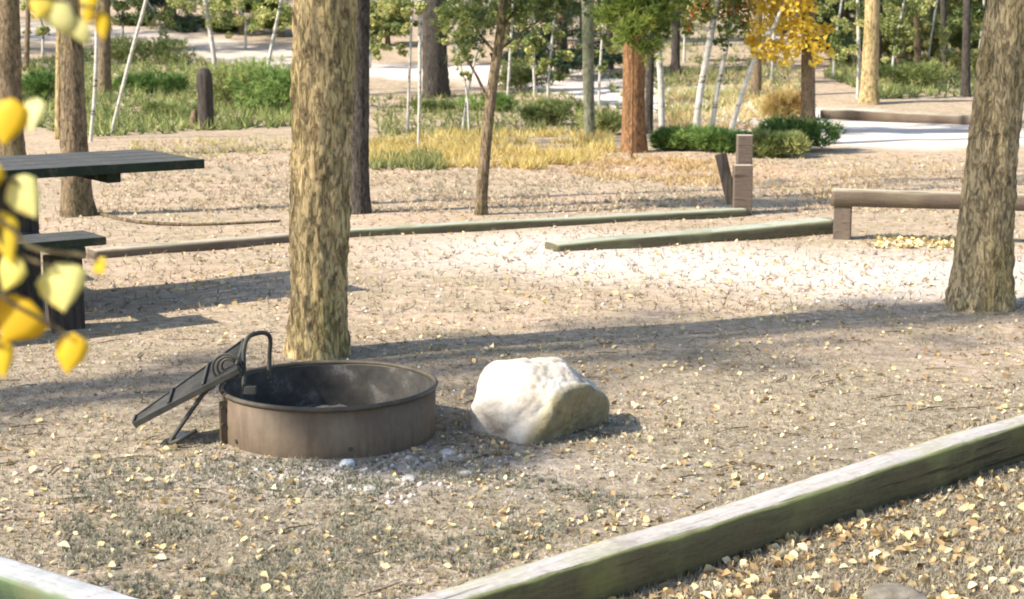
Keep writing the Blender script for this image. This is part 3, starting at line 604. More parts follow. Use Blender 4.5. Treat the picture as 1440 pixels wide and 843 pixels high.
def shade_clumps(base, items):
    C = []; A = []
    for c, r, n_ in items:
        d = unit(rng.normal(size=(n_, 3))) * (rng.uniform(.05, 1, (n_, 1)) ** .5) * np.array(r); C.append(np.array(c) - np.array(base) + d); A.append(unit(d + np.array([0, 0, .05])))
    V, Fq, r_ = tufts(np.concatenate(C), np.concatenate(A), 9, .2, .02, .8); return np_mesh('crown', V, Fq, r_)
bl = Vector((-.40, 5.83, .13)) + SUN * 9.0; b2 = Vector((.9, 4.9, 0)) + SUN * 10.2; b3 = Vector((-1.7, 4.7, 0)) + SUN * 8.4
bo_ = link('shade_clump', shade_clumps(SHADE_PINE.location, [(bl, (.19, .18, .15), 1100)]), 'needles', SHADE_PINE)  # unseen needle clump added sunward to shade the ring's right front
bm = bmesh.new(); L0 = SHADE_PINE.location
for q_ in (bl,): r_ = q_ - L0; add_tube(bm, [Vector((0, 0, r_.z - .8)), Vector((r_.x * .5, r_.y * .5, r_.z - .25)), Vector(r_)], [.05, .03, .012], 6)
bm_obj('shade_clump_limb', bm, 'brown_bark', bo_)
# ------------------------------------------------------------------ timbers, rails, posts
def timber(name, A, B, wd, h, mat, label, cat_, ztop=None, off=0, group=None, wav=.006):
    """beam from A to B (ground points of its axis); ztop: height of its top over A/B z"""
    A = Vector(A); B = Vector(B); L = (B - A).length; u = (B - A).normalized(); s = Vector((-u.y, u.x, 0)).normalized(); t = u.cross(s)
    if t.z < 0: t = -t
    n = max(4, int(L / .03)); r = .016; prof = [(-wd / 2, 0), (-wd / 2, h - r), (-wd / 2 + r * .3, h - r * .3), (-wd / 2 + r, h), (0, h + .002), (wd / 2 - r, h), (wd / 2 - r * .3, h - r * .3), (wd / 2, h - r), (wd / 2, 0)]
    V = []; Fq = []; k = len(prof)
    for i in range(n + 1):
        x = L * i / n
        for j, (a, b) in enumerate(prof):
            d = wav * mn.noise((x * 3 + A.x, j * .7, A.y)) + wav * 2 * mn.noise((x * .9, A.x, j * .12)) - (wav * 1.6 * max(0, mn.noise((x * 11, j * .3, A.x + 3)) - .1) if j in (1, 2, 3, 5, 6, 7) else 0); V.append((x, a + d, b + d * .8))
    for i in range(n):
        for j in range(k): Fq.append((i * k + j, i * k + (j + 1) % k, (i + 1) * k + (j + 1) % k, (i + 1) * k + j))
    me = np_mesh(name, np.array(V), np.array(Fq)); bm = bmesh.new(); bm.from_mesh(me); bm.verts.ensure_lookup_table()
    bm.faces.new([bm.verts[j] for j in range(k)][::-1]); bm.faces.new([bm.verts[n * k + j] for j in range(k)]); bmesh.ops.recalc_face_normals(bm, faces=bm.faces); bm.to_mesh(me); bm.free()
    o = link(name, me, mat); o.matrix_world = Matrix.Translation(A) @ Matrix((u, s, t)).transposed().to_4x4()
    if label: tag(o, label, cat_, group)
    return o
def off_line(L_, t, dist): return L_[0] + L_[1] * t + L_[2] * dist
Tt = .022
cr = CORNER; u1 = LR[1] if LR[1].x > 0 else -LR[1]; u2 = LL[1] if LL[1].x < 0 else -LL[1]
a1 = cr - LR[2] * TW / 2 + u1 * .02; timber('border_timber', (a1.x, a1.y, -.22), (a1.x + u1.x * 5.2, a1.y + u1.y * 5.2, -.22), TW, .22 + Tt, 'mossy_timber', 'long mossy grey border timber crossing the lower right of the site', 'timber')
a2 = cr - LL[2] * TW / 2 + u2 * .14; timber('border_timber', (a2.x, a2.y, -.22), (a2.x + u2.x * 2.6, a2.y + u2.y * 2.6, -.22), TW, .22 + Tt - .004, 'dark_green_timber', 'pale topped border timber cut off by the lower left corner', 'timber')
def tb(p, q, h, wd, mat, label, dz=-.04, bury=0):
    A = hit(*p); B = hit(*q); A.z += dz - bury; B.z += dz; return timber('border_timber', A, B, wd, h - dz, mat, label, 'timber', wav=.004)
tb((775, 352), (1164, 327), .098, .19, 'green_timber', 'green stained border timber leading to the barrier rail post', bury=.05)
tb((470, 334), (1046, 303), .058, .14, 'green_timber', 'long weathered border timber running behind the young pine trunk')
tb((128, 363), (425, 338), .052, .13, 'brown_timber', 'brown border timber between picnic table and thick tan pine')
def pole(ctrl, r, label):
    P = smooth_path([hit(*q) + Vector((0, 0, r * .7)) for q in ctrl], 40); bm = bmesh.new(); add_tube(bm, P, [r * (1 - .5 * i / 40) for i in range(40)], 8)
    bm_obj('shadow_pole', bm, 'brown_bark', None, None, True); tag(COL.objects[-1], label, 'shadow line')
pole([(140, 303), (190, 314), (280, 318), (395, 313)], .017, 'long thin dark pole in place of a shadow line, curving from the flared trunk foot')  # stands in for a thin trunk shadow on the ground
0 and pole([(132, 292), (250, 290), (405, 291)], .016, 'straight thin dark pole in place of a shadow line, lying farther back behind the curved one')
# barrier rail at the right
ra = hit(1184, 336); rb = hit(1500, 346); rail = thing('barrier_rail', ra, 'low brown wooden barrier rail on a post, passing behind the leaning pine', 'barrier')
def put(o, parent):
    mw = o.matrix_world.copy(); o.parent = parent; o.matrix_parent_inverse = Matrix.Translation(-parent.location); return o
dr = (rb - ra); dr.z = 0; dr.normalize()
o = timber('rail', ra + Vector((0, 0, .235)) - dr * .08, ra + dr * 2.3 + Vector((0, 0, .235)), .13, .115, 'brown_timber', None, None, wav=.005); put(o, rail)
for t_ in (0.0, 2.05):
    p = ra + dr * t_; bm = bmesh.new(); add_box(bm, (0, 0, .05), (dr, Vector((-dr.y, dr.x, 0)), Vector((0, 0, 1))), (.06, .052, .182), .008); o = bm_obj('post', bm, 'brown_timber'); o.parent = rail; o.location = p - ra
# post group left of it
pb = hit(1043, 302); pt = thing('marker_post', pb, 'stepped brown marker post with a dark slanting side board', 'post'); k = depth(pb) / F
X = Vector((1, 0, 0)); Y = Vector((0, 1, 0)); Z = Vector((0, 0, 1))
bm = bmesh.new(); add_box(bm, (0, 0, 34 * k - .05), (X, Y, Z), (13 * k, .06, 36 * k + .05), .006); bm_obj('post', bm, 'brown_timber', pt)
bm = bmesh.new(); add_box(bm, (5 * k, .135, 54 * k - .05), (X, Y, Z), (10.5 * k, .06, 56 * k + .05), .006); bm_obj('back_post', bm, 'brown_timber', pt)
bm = bmesh.new(); tl = math.atan2(17, 66); a_ = Vector((math.cos(tl), 0, math.sin(tl))); c_ = Vector((-math.sin(tl), 0, math.cos(tl)))
add_box(bm, (-22 * k, .03, 50 * k), (a_, Y, c_), (8.0 * k, .02, 36 * k), .003); bm_obj('side_board', bm, 'charred', pt)
# far wheel stop
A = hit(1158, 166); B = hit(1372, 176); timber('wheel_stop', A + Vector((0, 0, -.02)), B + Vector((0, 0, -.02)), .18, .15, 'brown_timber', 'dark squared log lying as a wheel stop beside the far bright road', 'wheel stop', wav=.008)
# charred stump
B = hit(290, 182); e = thing('charred_stump', B, 'dark charred stump with a rounded top left of the thick tan pine', 'stump'); kk = depth(B) / F
P = [Vector((0, 0, z)) for z in (-.1, 0, .1, .3, .5, .7, .78, .84, .87, .875)]; sc_ = 86 * kk / .875
P = [p * sc_ for p in P]; link('trunk', trunk_mesh(P, [11 * kk * q for q in (1.1, 1.05, 1, 1, 1, .98, .9, .66, .35, .02)], 18, .10, 2, 3, flare=.1, ridge=.08), 'charred', e)
bm = bmesh.new(); add_tube(bm, [Vector((-19 * kk, .05, -.1)), Vector((-18 * kk, .05, 14 * kk)), Vector((-17 * kk, .05, 27 * kk))], [6 * kk, 5.5 * kk, 3.5 * kk], 10); bm_obj('side_stub', bm, 'brown_bark', e, None, True)

# ------------------------------------------------------------------ picnic table
ZT = .78
nr = at_z(285, 224, ZT); nl = at_z(0, 240, ZT); u = (nl - nr); u.z = 0; u.normalize(); back = Vector((u.y, -u.x, 0))
if back.y < 0: back = -back
tbl = thing('picnic_table', Vector((nr.x, nr.y, 0)) + u * 1.0, 'heavy dark picnic table with a long overhanging top, half in view', 'picnic table')
o0 = Vector(tbl.location)
def tpart(name, c, half, mat='table_wood', bevel=.006, parent=tbl):
    """c in (along u from right end, across toward the back from the near edge, z)"""
    p = Vector((nr.x, nr.y, 0)) + u * c[0] + back * c[1] + Vector((0, 0, c[2])) - o0
    bm = bmesh.new(); add_box(bm, (0, 0, 0), (X, Y, Z), half, bevel); o = bm_obj(name, bm, mat, parent, p); o.rotation_euler.z = math.atan2(u.y, u.x); return o
PWD = .195
for i in range(4): tpart('top_plank', (1.2, PWD / 2 + i * (PWD + .014), ZT - .022), (1.2, PWD / 2, .022))
tpart('top_batten', (.5, .40, ZT - .075), (.04, .36, .03)); tpart('top_batten', (1.9, .40, ZT - .075), (.04, .36, .03))
tpart('edge_board', (1.2, -.0145, ZT - .024), (1.2, .012, .026), 'table_wood')
for s_i, sgn in (('bench', -1), ('bench', 1)):
    yc = -.42 if sgn < 0 else .81 + .42
    for j in (-1, 1): tpart('bench_plank', (1.72, yc + j * .078, .455), (.92, .074, .021))
for t_ in (.96, 2.15):
    tpart('pedestal', (t_, .405, .36), (.07, .28, .38), 'charred', .01); tpart('bench_arm', (t_, .405, .405), (.05, .98, .029), 'table_wood', .006)
    for yc in (-.38, 1.19): tpart('bench_leg', (t_, yc, .185), (.08, .07, .19), 'charred', .01)

# ------------------------------------------------------------------ fire ring
RC = Vector((-.69, 6.16, 0)); RR = .40; RH = .20
fr = thing('fire_ring', RC, 'round rusty steel campfire ring with an open tilted cooking grate', 'fire ring')
def shell(r0, r1, z0, z1, seg=128, dent=.004):
    V = []; Fq = []
    prof = [(r0, z0), (r0, z0 + (z1 - z0) * .5), (r0, z1), (r1, z1), (r1, z0 + (z1 - z0) * .5), (r1, z0)]
    for kx in range(seg):
        a = 2 * math.pi * kx / seg
        for r, z in prof: r_ = r + dent * mn.noise((math.cos(a) * 2, math.sin(a) * 2, z * 3)); V.append((math.cos(a) * r_, math.sin(a) * r_, z + .003 * mn.noise((math.cos(a) * 1.5, math.sin(a) * 1.5, 4))))
    kq = len(prof)
    for kx in range(seg):
        for j in range(kq): Fq.append((kx * kq + j, ((kx + 1) % seg) * kq + j, ((kx + 1) % seg) * kq + (j + 1) % kq, kx * kq + (j + 1) % kq))
    me = np_mesh('shell', np.array(V), np.array(Fq)); bm = bmesh.new(); bm.from_mesh(me); bmesh.ops.recalc_face_normals(bm, faces=bm.faces); bm.to_mesh(me); bm.free(); me.polygons.foreach_set('use_smooth', np.zeros(len(me.polygons), dtype=bool)); return me
wme = shell(RR, RR - .005, -.10, RH - .004); ow = link('ring_wall', wme, 'ring_steel', fr)
for p in wme.polygons: p.use_smooth = abs(p.normal.z) < .5
link('liner', shell(RR - .0065, RR - .010, -.08, RH - .008), 'soot', fr)
bm = bmesh.new(); cp = [Vector((math.cos(a) * (RR + .002), math.sin(a) * (RR + .002), RH + .003 * mn.noise((math.cos(a) * 1.5, math.sin(a) * 1.5, 4)))) for a in [2 * math.pi * i / 128 for i in range(129)]]
add_tube(bm, cp, .0095, 10, False); bmesh.ops.remove_doubles(bm, verts=bm.verts, dist=.0005); bm_obj('rim', bm, 'rim_iron', fr, None, True)
# ash bed
V = []; Fq = []; NR_, NS = 24, 64
for i in range(NR_ + 1):
    for k_ in range(NS):
        a = 2 * math.pi * k_ / NS; r = (RR - .012) * i / NR_; x, y = math.cos(a) * r, math.sin(a) * r
        V.append((x, y, .022 + .02 * mn.noise((x * 9, y * 9, 2)) + .012 * mn.noise((x * 40, y * 40, 2)) + .05 * math.exp(-((x - .06) ** 2 + (y - .10) ** 2) / .006)))
for i in range(NR_):
    for k_ in range(NS): Fq.append((i * NS + k_, i * NS + (k_ + 1) % NS, (i + 1) * NS + (k_ + 1) % NS, (i + 1) * NS + k_))
tag(link('ash_bed', np_mesh('ash_bed', np.array(V), np.array(Fq), smooth=True), 'ash', None, RC), 'grey and white ash heaped inside the fire ring', 'ash')
# seam flange with bolts on the left
aa = R(205); d_ = Vector((math.cos(aa), math.sin(aa), 0)); s_v = Vector((-d_.y, d_.x, 0))
fl = None
for q in (-1, 1):
    bm = bmesh.new(); add_box(bm, d_ * (RR + .013) + s_v * .0062 * q + Z * .07, (d_, s_v, Z), (.0115, .003, .105), .001); fl = bm_obj('seam_flange', bm, 'ring_steel', fr)
for z in (.02, .09, .155):
    bm = bmesh.new(); c = d_ * (RR + .016) + Z * z; add_tube(bm, [c - s_v * .017, c + s_v * .017], .006, 8); bm_obj('bolt', bm, 'iron', fl)
for px, py in ((333, 621), (493, 632)):
    # small dark bolt heads low on the wall
    d = ray(px, py); 
    best = None
    for i in range(4000):
        p = CAM + d * (5.0 + i * .0006) 
        if (p - RC).xy.length <= RR: best = p; break
    if best is not None:
        nrm_ = (best - RC); nrm_.z = 0; nrm_.normalize(); c = best - RC; bm = bmesh.new(); add_tube(bm, [c - nrm_ * .002, c + nrm_ * .005], .008, 10); bm_obj('bolt', bm, 'iron', fr)
# grate (opened, sloping outward to the left)
YN, YF = RC.y - .21, RC.y + .19
nt_ = at_y(336, 521, YN) - RC; nb = at_y(189, 598, YN) - RC; ft_ = at_y(344, 480, YF) - RC; fb = nb + (ft_ - nt_) * .22
ex = (nb - nt_); Lx = ex.length; ex.normalize(); ey = (ft_ - nt_); Ly = ey.length; ey.normalize(); ez = ex.cross(ey).normalized()
bm = bmesh.new()
def gbar(a, b, wx, wz): 
    dd = (b - a); l_ = dd.length; dd.normalize(); sd = ez.cross(dd).normalized(); add_box(bm, (a + b) / 2, (dd, sd, ez), (l_ / 2, wx / 2, wz / 2), .0012)
gbar(nt_, nb, .008, .022); gbar(ft_, fb, .008, .022); gbar(nt_ + ey * .004, ft_ - ey * .004, .008, .030); gbar(nb + ey * .004, fb - ey * .004, .008, .030)
gr = bm_obj('grate_frame', bm, 'iron', fr)
bm = bmesh.new()
for i in range(1, 15):
    a = nt_ + ey * Ly * i / 15; b_ = nb + (fb - nb) * (i / 15); d0 = (b_ - a).normalized(); gbar(a + d0 * .005, b_ - d0 * .005, .011, .012)
for q in (.33, .66): gbar(nt_.lerp(nb, q) - ez * .0125 + ey * .005, ft_.lerp(fb, q) - ez * .0125 - ey * .005, .010, .010)
bm_obj('grate_bars', bm, 'iron', gr)
def rod(name, ctrl, r, n=30, parent=fr, seg=10):
    bm = bmesh.new(); add_tube(bm, smooth_path(ctrl, n), r, seg); return bm_obj(name, bm, 'iron', parent, None, True)
q = lambda px, py, Y_: at_y(px, py, Y_) - RC
rod('pivot_bar', [q(343, 555, 6.00), q(343, 520, 6.02), q(343, 492, 6.04), q(349, 475, 6.07), q(362, 469, 6.11), q(374, 469, 6.15), q(380, 477, 6.18), q(379, 500, 6.20), q(378, 535, 6.20)], .0085, 60)
rod('support_leg', [q(302, 542, 5.99), q(288, 552, 5.985), q(262, 588, 5.97), q(240, 621, 5.96), q(252, 619, 5.93), q(276, 606, 5.98)], .0085, 50)
rod('hinge_rod', [q(333, 512, YN), q(338, 497, RC.y - .02), q(344, 482, YF + .01)], .007, 12)
cc = q(320, 517, 6.02); co = []
for i in range(150):
    a = i / 150 * 2 * math.pi * 2.6; rc_ = .058 - .034 * i / 150; co.append(cc + Vector((math.cos(a) * rc_, -.03 + .05 * i / 150, math.sin(a) * rc_)))
bm = bmesh.new(); add_tube(bm, co, .005, 7); bm_obj('coil_handle', bm, 'iron', fr, None, True)
bm = bmesh.new(); c = q(352, 545, 6.0)
add_box(bm, c + Vector((.0, .0, -.01)), (X, Y, Z), (.022, .010, .016), .003); bm_obj('pivot_bracket', bm, 'iron', fr)

# ------------------------------------------------------------------ boulder and stones
def rock_mesh(name, planes, rad, nz=.02, seed=0, sub=5, sharp=14, scale=(1, 1, 1), notch=()):
    bm = bmesh.new(); bmesh.ops.create_icosphere(bm, subdivisions=sub, radius=1)
    pl = [(Vector(n_).normalized(), d_) for n_, d_ in planes]
    for v in bm.verts:
        d = v.co.normalized(); s = rad ** -sharp
        for n_, dd in pl:
            c = d.dot(n_)
            if c > .02: s += (dd / c) ** -sharp
        r = s ** (-1 / sharp); r += nz * mn.noise(d * 3 + Vector((seed, 0, 0))) + nz * .45 * mn.noise(d * 8 + Vector((0, seed, 0))) + nz * .2 * mn.noise(d * 22)
        for nn_, off_, wd_, dp_ in notch:
            q_ = d * r; e_ = q_.dot(Vector(nn_).normalized()) - off_ + .02 * mn.noise(d * 5); r -= dp_ * math.exp(-(e_ / wd_) ** 2) * max(0, .5 + 1.2 * mn.noise(d * 2.5 + Vector((7, 0, 0))))
        v.co = Vector((d.x * scale[0], d.y * scale[1], d.z * scale[2])) * r
    me = bpy.data.meshes.new(name); bm.to_mesh(me); bm.free()
    for p in me.polygons: p.use_smooth = True
    return me
bb = hit(765, 622); kb = depth(bb) / F
me = rock_mesh('boulder', [((.78, -.56, -.32), .140), ((-.1, -.85, .32), .205), ((-.45, -.55, .62), .200), ((-.79, -.1, .61), .222), ((-.05, .05, 1), .152), ((.64, .05, .77), .160), ((.3, -.35, .9), .160), ((.7, .3, .45), .235), ((0, 1, .2), .2), ((-.75, -.65, -.1), .235), ((1, .1, .0), .262), ((-.95, .1, .1), .262)], .31, .010, 4, 6, 18, notch=[((.62, -.25, -.74), .012, .020, .014), ((.9, .1, .42), .03, .011, .009), ((-.3, .4, .87), .02, .012, .008)])
bo = link('boulder', me, 'granite', None, (bb.x + .006, bb.y + .19, .112)); bo.scale = (1.06, 1, 1); tag(bo, 'big white granite boulder with a mossy, shade-painted side beside the fire ring', 'boulder')
def stone(px, py, wpx, mat, label, seed, flat=.6, up=.25):
    B = hit(px, py); r = wpx / 2 * depth(B) / F
    me = rock_mesh('stone', [((random.gauss(0, 1), random.gauss(0, 1), random.gauss(.3, .6)), r * random.uniform(.72, .95)) for _ in range(7)], r, r * .12, seed, 4, 16, (1, .85, flat))
    o = link('stone', me, mat, None, (B.x, B.y + r * .5, B.z + r * flat * up)); tag(o, label, 'stone')
stone(488, 656, 24, 'pale_stone', 'small white stone against the front foot of the fire ring', 1)
stone(712, 612, 20, 'stone', 'grey stone tucked under the left foot of the boulder', 2)
stone(630, 640, 26, 'stone', 'flat grey stone lying between fire ring and boulder', 3, .4)
stone(1262, 852, 105, 'dull_stone', 'half buried grey stone at the lower right edge of the view', 4, .34, .0)
stone(258, 616, 30, 'stone', 'greenish grey stone under the support leg of the grate', 5, .5)
stone(520, 690, 22, 'stone', 'flat pale stone in the ash patch before the fire ring', 6, .35)
stone(575, 676, 30, 'stone', 'pale stone on the bright soil in front of the boulder gap', 7, .3)
stone(655, 668, 22, 'stone', 'pale little stone just below the left end of the boulder', 8, .35)

# ------------------------------------------------------------------ shrubs
def shrub(px, py, hw, h, label, mat, seed, n=700, L=.11, name='shrub', wd=.014, k=9, cat_='shrub'):
    B = hit(px, py); s = depth(B) / F; e = thing(name, B, label, cat_); g = np.random.default_rng(seed); C = []; A = []; rn = []
    nb = max(5, int(hw / 6))
    lob = [(g.uniform(-1, 1) * hw * s * .85, g.uniform(-.3, .3) * hw * s, g.uniform(.25, .75) * h * s, g.uniform(.25, .5) * h * s * 1.4, g.uniform(.1, .9)) for _ in range(nb)]
    for i in range(n):
        x, y, z, r, t = lob[i % nb]; d = unit(g.normal(size=(1, 3)))[0]; rr = r * g.uniform(.2, 1) ** .5
        p = np.array([x + d[0] * rr * 1.3, y + d[1] * rr * 1.3, max(.02, z + d[2] * rr * .8)]); C.append(p); A.append(np.array([d[0] * .7, d[1] * .7, .8])); rn.append(np.clip(t + g.normal(0, .15), 0, 1))
    V, Fq, r = tufts(np.array(C), np.array(A), k, L, wd, .6, np.array(rn)); link('foliage', np_mesh('foliage', V, Fq, r), mat, e)
    bm = bmesh.new()
    for x, y, z, r, t in lob: add_tube(bm, [Vector((x * .2, y * .2, -.05)), Vector((x * .7, y * .7, z * .5)), Vector((x, y, z))], [.014, .009, .004], 5)
    bm_obj('stem', bm, 'brown_bark', e)
shrub(945, 212, 38, 32, 'low bright green juniper at the foot of the reddish trunk', 'shrub_leaves', 1, 900)
shrub(1010, 214, 42, 28, 'low green juniper below the leaning white aspens', 'shrub_leaves', 2, 900)
shrub(1120, 212, 42, 40, 'dark green spreading bush at the foot of the grey brown trunk', 'shrub_leaves', 3, 900)
shrub(1085, 222, 38, 30, 'greyish green bush directly right of the stepped post', 'sage_leaves', 4, 800)
shrub(1095, 168, 34, 36, 'rusty yellow bush behind the dark green spreading bush', 'rust_leaves', 5, 500, .16)
shrub(690, 156, 40, 24, 'dark green bush at the roadside behind the young pine trunk', 'shrub_leaves', 6, 600)
shrub(770, 176, 45, 30, 'loose grey green bush between young pine and greenish trunk', 'sage_leaves', 7, 600)
shrub(735, 128, 35, 45, 'pale green bush in front of the dark spruce', 'sage_leaves', 8, 600)
shrub(385, 160, 45, 62, 'tall bright green bush just left of the thick tan pine', 'shrub_leaves', 9, 1000)
shrub(330, 150, 36, 60, 'bright green bush right of the charred stump', 'sage_leaves', 10, 800)
shrub(210, 130, 50, 26, 'green bush spreading behind the bent white sapling', 'shrub_leaves', 11, 800)
shrub(60, 145, 34, 40, 'dark green bush between the two trunks behind the table', 'shrub_leaves', 12, 700)
shrub(200, 90, 60, 34, 'green bush on the slope below the dirt road', 'sage_leaves', 13, 900)
shrub(1280, 122, 50, 30, 'grey green bush at the edge of the upper right wood', 'sage_leaves', 14, 700)
shrub(850, 190, 16, 40, 'wispy grey green bush between greenish and reddish trunks', 'sage_leaves', 15, 300)
shrub(250, 168, 45, 20, 'low green bush left of the charred stump', 'sage_leaves', 16, 600)
shrub(610, 158, 30, 14, 'low dry bush at the foot of the stout dark trunk', 'sage_leaves', 17, 300)

# ------------------------------------------------------------------ ground cover (stuff)
def blades(name, pts, L, wd, k, mat, label, cat_, up=1.0, spread=.5, tone=None):
    P = np.array([tuple(p) for p in pts]); ax = np.tile([0, 0, up], (len(P), 1)); V, Fq, r = tufts(P, ax, k, L, wd, spread, tone)
    o = link(name, np_mesh(name, V, Fq, r), mat); tag(o, label, cat_, None, 'stuff'); return o
def thin_out(pts, sc_, th): return [p for p in pts if mn.noise((p.x * sc_, p.y * sc_, 3)) + .4 * mn.noise((p.x * sc_ * 3, p.y * sc_ * 3, 9)) > th]
blades('dry_grass', thin_out(poly_pts([(490, 205), (640, 188), (860, 188), (870, 222), (760, 240), (500, 232)], 2300), 1.1, -.12), .15, .012, 7, 'gold_grass', 'yellow dry grass strip behind the young pine trunk', 'grass', 1, .75)
blades('dry_grass', thin_out(poly_pts([(850, 208), (900, 222), (1020, 226), (1030, 262), (900, 262), (780, 244)], 1300), 1.3, -.05), .07, .010, 7, 'rust_grass', 'short orange tinted dry grass between reddish trunk and stepped post', 'grass', .9, .8)
blades('dry_grass', thin_out(poly_pts([(140, 215), (405, 205), (405, 285), (140, 285)], 900), 1.2, 0), .05, .008, 6, 'pale_grass', 'short pale dry grass behind the picnic table', 'grass', .8, .8)
blades('dry_grass', thin_out(poly_pts([(1050, 225), (1380, 215), (1380, 262), (1050, 290)], 900), 1.2, 0), .05, .009, 6, 'rust_grass', 'short dry grass beyond the barrier rail', 'grass', .8, .8)
blades('dry_grass', thin_out(poly_pts([(500, 240), (1010, 240), (1000, 292), (500, 300)], 1500), 1.2, .0), .05, .008, 6, 'pale_grass', 'short pale dry grass behind the long border timber', 'grass', .8, .8)
blades('dry_grass', thin_out(poly_pts([(140, 195), (1380, 225), (1380, 300), (140, 300)], 6500), .9, -.25), .045, .009, 6, 'straw', 'pale pinkish straw over the open middle distance', 'grass', .6, .9)
blades('undergrowth', thin_out(poly_pts([(840, 20), (1060, 20), (1130, 130), (900, 180), (850, 120)], 1500), .8, -.1), .2, .02, 6, 'sage_leaves', 'light green undergrowth around the leaning aspens', 'undergrowth', .8, .8)
blades('undergrowth', thin_out(poly_pts([(930, 130), (1130, 120), (1130, 185), (930, 190)], 600), 1.0, -.05), .16, .018, 6, 'rust_grass', 'orange dry growth behind the leaning aspens', 'undergrowth', .8, .8)
blades('green_grass', poly_pts([(520, 222), (620, 218), (625, 240), (520, 240)], 260), .13, .014, 6, 'green_grass', 'green grass patch within the yellow strip', 'grass')
blades('undergrowth', poly_pts([(30, 90), (190, 60), (300, 90), (410, 95), (415, 180), (300, 185), (100, 195), (30, 170)], 2300), .22, .022, 7, 'sage_leaves', 'green undergrowth covering the slope at the upper left', 'undergrowth', .8, .8)
blades('grass', poly_pts([(520, 140), (800, 130), (860, 190), (530, 195)], 900), .16, .016, 6, 'green_grass', 'thin green and yellow grass below the pale road', 'grass', 1, .7)
blades('grass', poly_pts([(1170, 80), (1390, 80), (1370, 135), (1240, 140), (1160, 110)], 900), .2, .022, 6, 'sage_leaves', 'grey green grass under the upper right wood', 'grass', 1, .7)
blades('grass', poly_pts([(930, 100), (1130, 90), (1130, 170), (940, 180)], 700), .18, .016, 6, 'dry_grass', 'dry yellow grass behind the leaning aspens', 'grass', 1, .7)
blades('grass', poly_pts([(180, 200), (405, 195), (405, 215), (180, 235)], 240), .10, .010, 6, 'dry_grass', 'short dry grass in front of the charred stump', 'grass', 1, .7)
# near ground: short dry blades, needles, leaves, pebbles
def field(n, poly, keep=None):
    out = []
    for p in poly_pts(poly, n):
        if (p - RC).xy.length < RR + .02 or (keep and not keep(p)): continue
        if abs(pad_d(p.x, p.y) + TW / 2) < TW / 2 + .01: continue
        out.append(p)
    return out
full = [(-30, 440), (1470, 430), (1470, 860), (-30, 860)]
mid = [(-20, 215), (1460, 215), (1460, 440), (-20, 440)]
P = field(15000, full, lambda p: mn.noise((p.x * 1.3, p.y * 1.3, 4)) > -.25)
blades('ground_cover', P, .026, .0035, 5, 'pale_grass', 'short greyish dry growth over the near ground', 'ground cover', .7, .9)
P = field(5500, [(60, 650), (600, 640), (900, 700), (600, 850), (100, 850)], lambda p: mn.noise((p.x * 2, p.y * 2, 14)) > -.1)
blades('ground_cover', P, .026, .0035, 6, 'dull_growth', 'low grey green growth in front of the fire ring', 'ground cover', .8, .8)
P = field(11000, full)
blades('needle_litter', P, .028, .0032, 2, 'needle_litter', 'fine fallen needles and bits over the near ground', 'litter', .25, .9)
P = field(5000, [(600, 860), (1460, 600), (1460, 860)], lambda p: pad_d(p.x, p.y) < 0)
blades('ground_cover', P, .03, .004, 5, 'pale_grass', 'brownish dry growth on the lower ground at the bottom right', 'ground cover', .7, .9)
P = field(7000, mid)
blades('needle_litter', P, .05, .006, 3, 'needle_litter', 'fallen needles and bits over the middle ground', 'litter', .25, .9)
def litter(pts, smin, smax, name, label, lo=0, hi=1, lift=.004, tilt=.5, mat='litter_leaves'):
    P_ = np.array([tuple(p) for p in pts]); P_[:, 2] += lift + rng.uniform(0, .006, len(P_)); nr_ = np.array([0, 0, 1.]) + rng.normal(0, tilt, (len(P_), 3))
    V, Fq, r = leaves(P_, smin + (smax - smin) * rng.uniform(0, 1, len(P_)) ** 1.7, nr_, rng.uniform(lo, hi, len(P_)), .35, .85); o = link(name, np_mesh(name, V, Fq, r), mat); tag(o, label, 'leaves', None, 'stuff')
litter(field(2600, full, lambda p: pad_d(p.x, p.y) > 0 and mn.noise((p.x * 2.3, p.y * 2.3, 21)) + .5 * mn.noise((p.x * 7, p.y * 7, 3)) > -.05), .010, .030, 'fallen_leaves', 'small fallen leaves scattered around the fire ring', .1, 1)
litter(field(2900, [(600, 860), (1460, 600), (1460, 860)], lambda p: pad_d(p.x, p.y) < 0 and random.random() < .25 + 1.1 * math.exp(-max(0, -pad_d(p.x, p.y) - .13) / .35) * (.6 + mn.noise((p.x * 3, p.y * 3, 1)))), .012, .046, 'fallen_leaves', 'dense pale fallen leaves on the lower ground before the border timber', .0, .92, .008, .9)
litter(field(3600, mid, lambda p: mn.noise((p.x * .9, p.y * 1.6, 8)) > -.1), .014, .042, 'fallen_leaves', 'fallen leaves scattered over the middle ground', .2, 1, .004, .6)
litter(field(2600, [(480, 450), (1460, 440), (1460, 640), (900, 760), (560, 800), (640, 650)], lambda p: pad_d(p.x, p.y) > 0 and mn.noise((p.x * 1.8, p.y * 1.8, 31)) + .5 * mn.noise((p.x * 6, p.y * 6, 3)) > -.15), .008, .034, 'fallen_leaves', 'small pale and brown fallen leaves right of the boulder', 0, .95, .004, .8)
litter(field(220, [(-30, 560), (420, 640), (420, 850), (-30, 850)], lambda p: pad_d(p.x, p.y) > 0), .02, .042, 'fallen_leaves', 'pale yellow fallen leaves at the lower left', .45, 1)
litter(field(260, [(1230, 332), (1345, 335), (1345, 350), (1230, 350)]), .03, .06, 'fallen_leaves', 'yellow leaves drifted under the barrier rail', .6, 1, .006, .5)
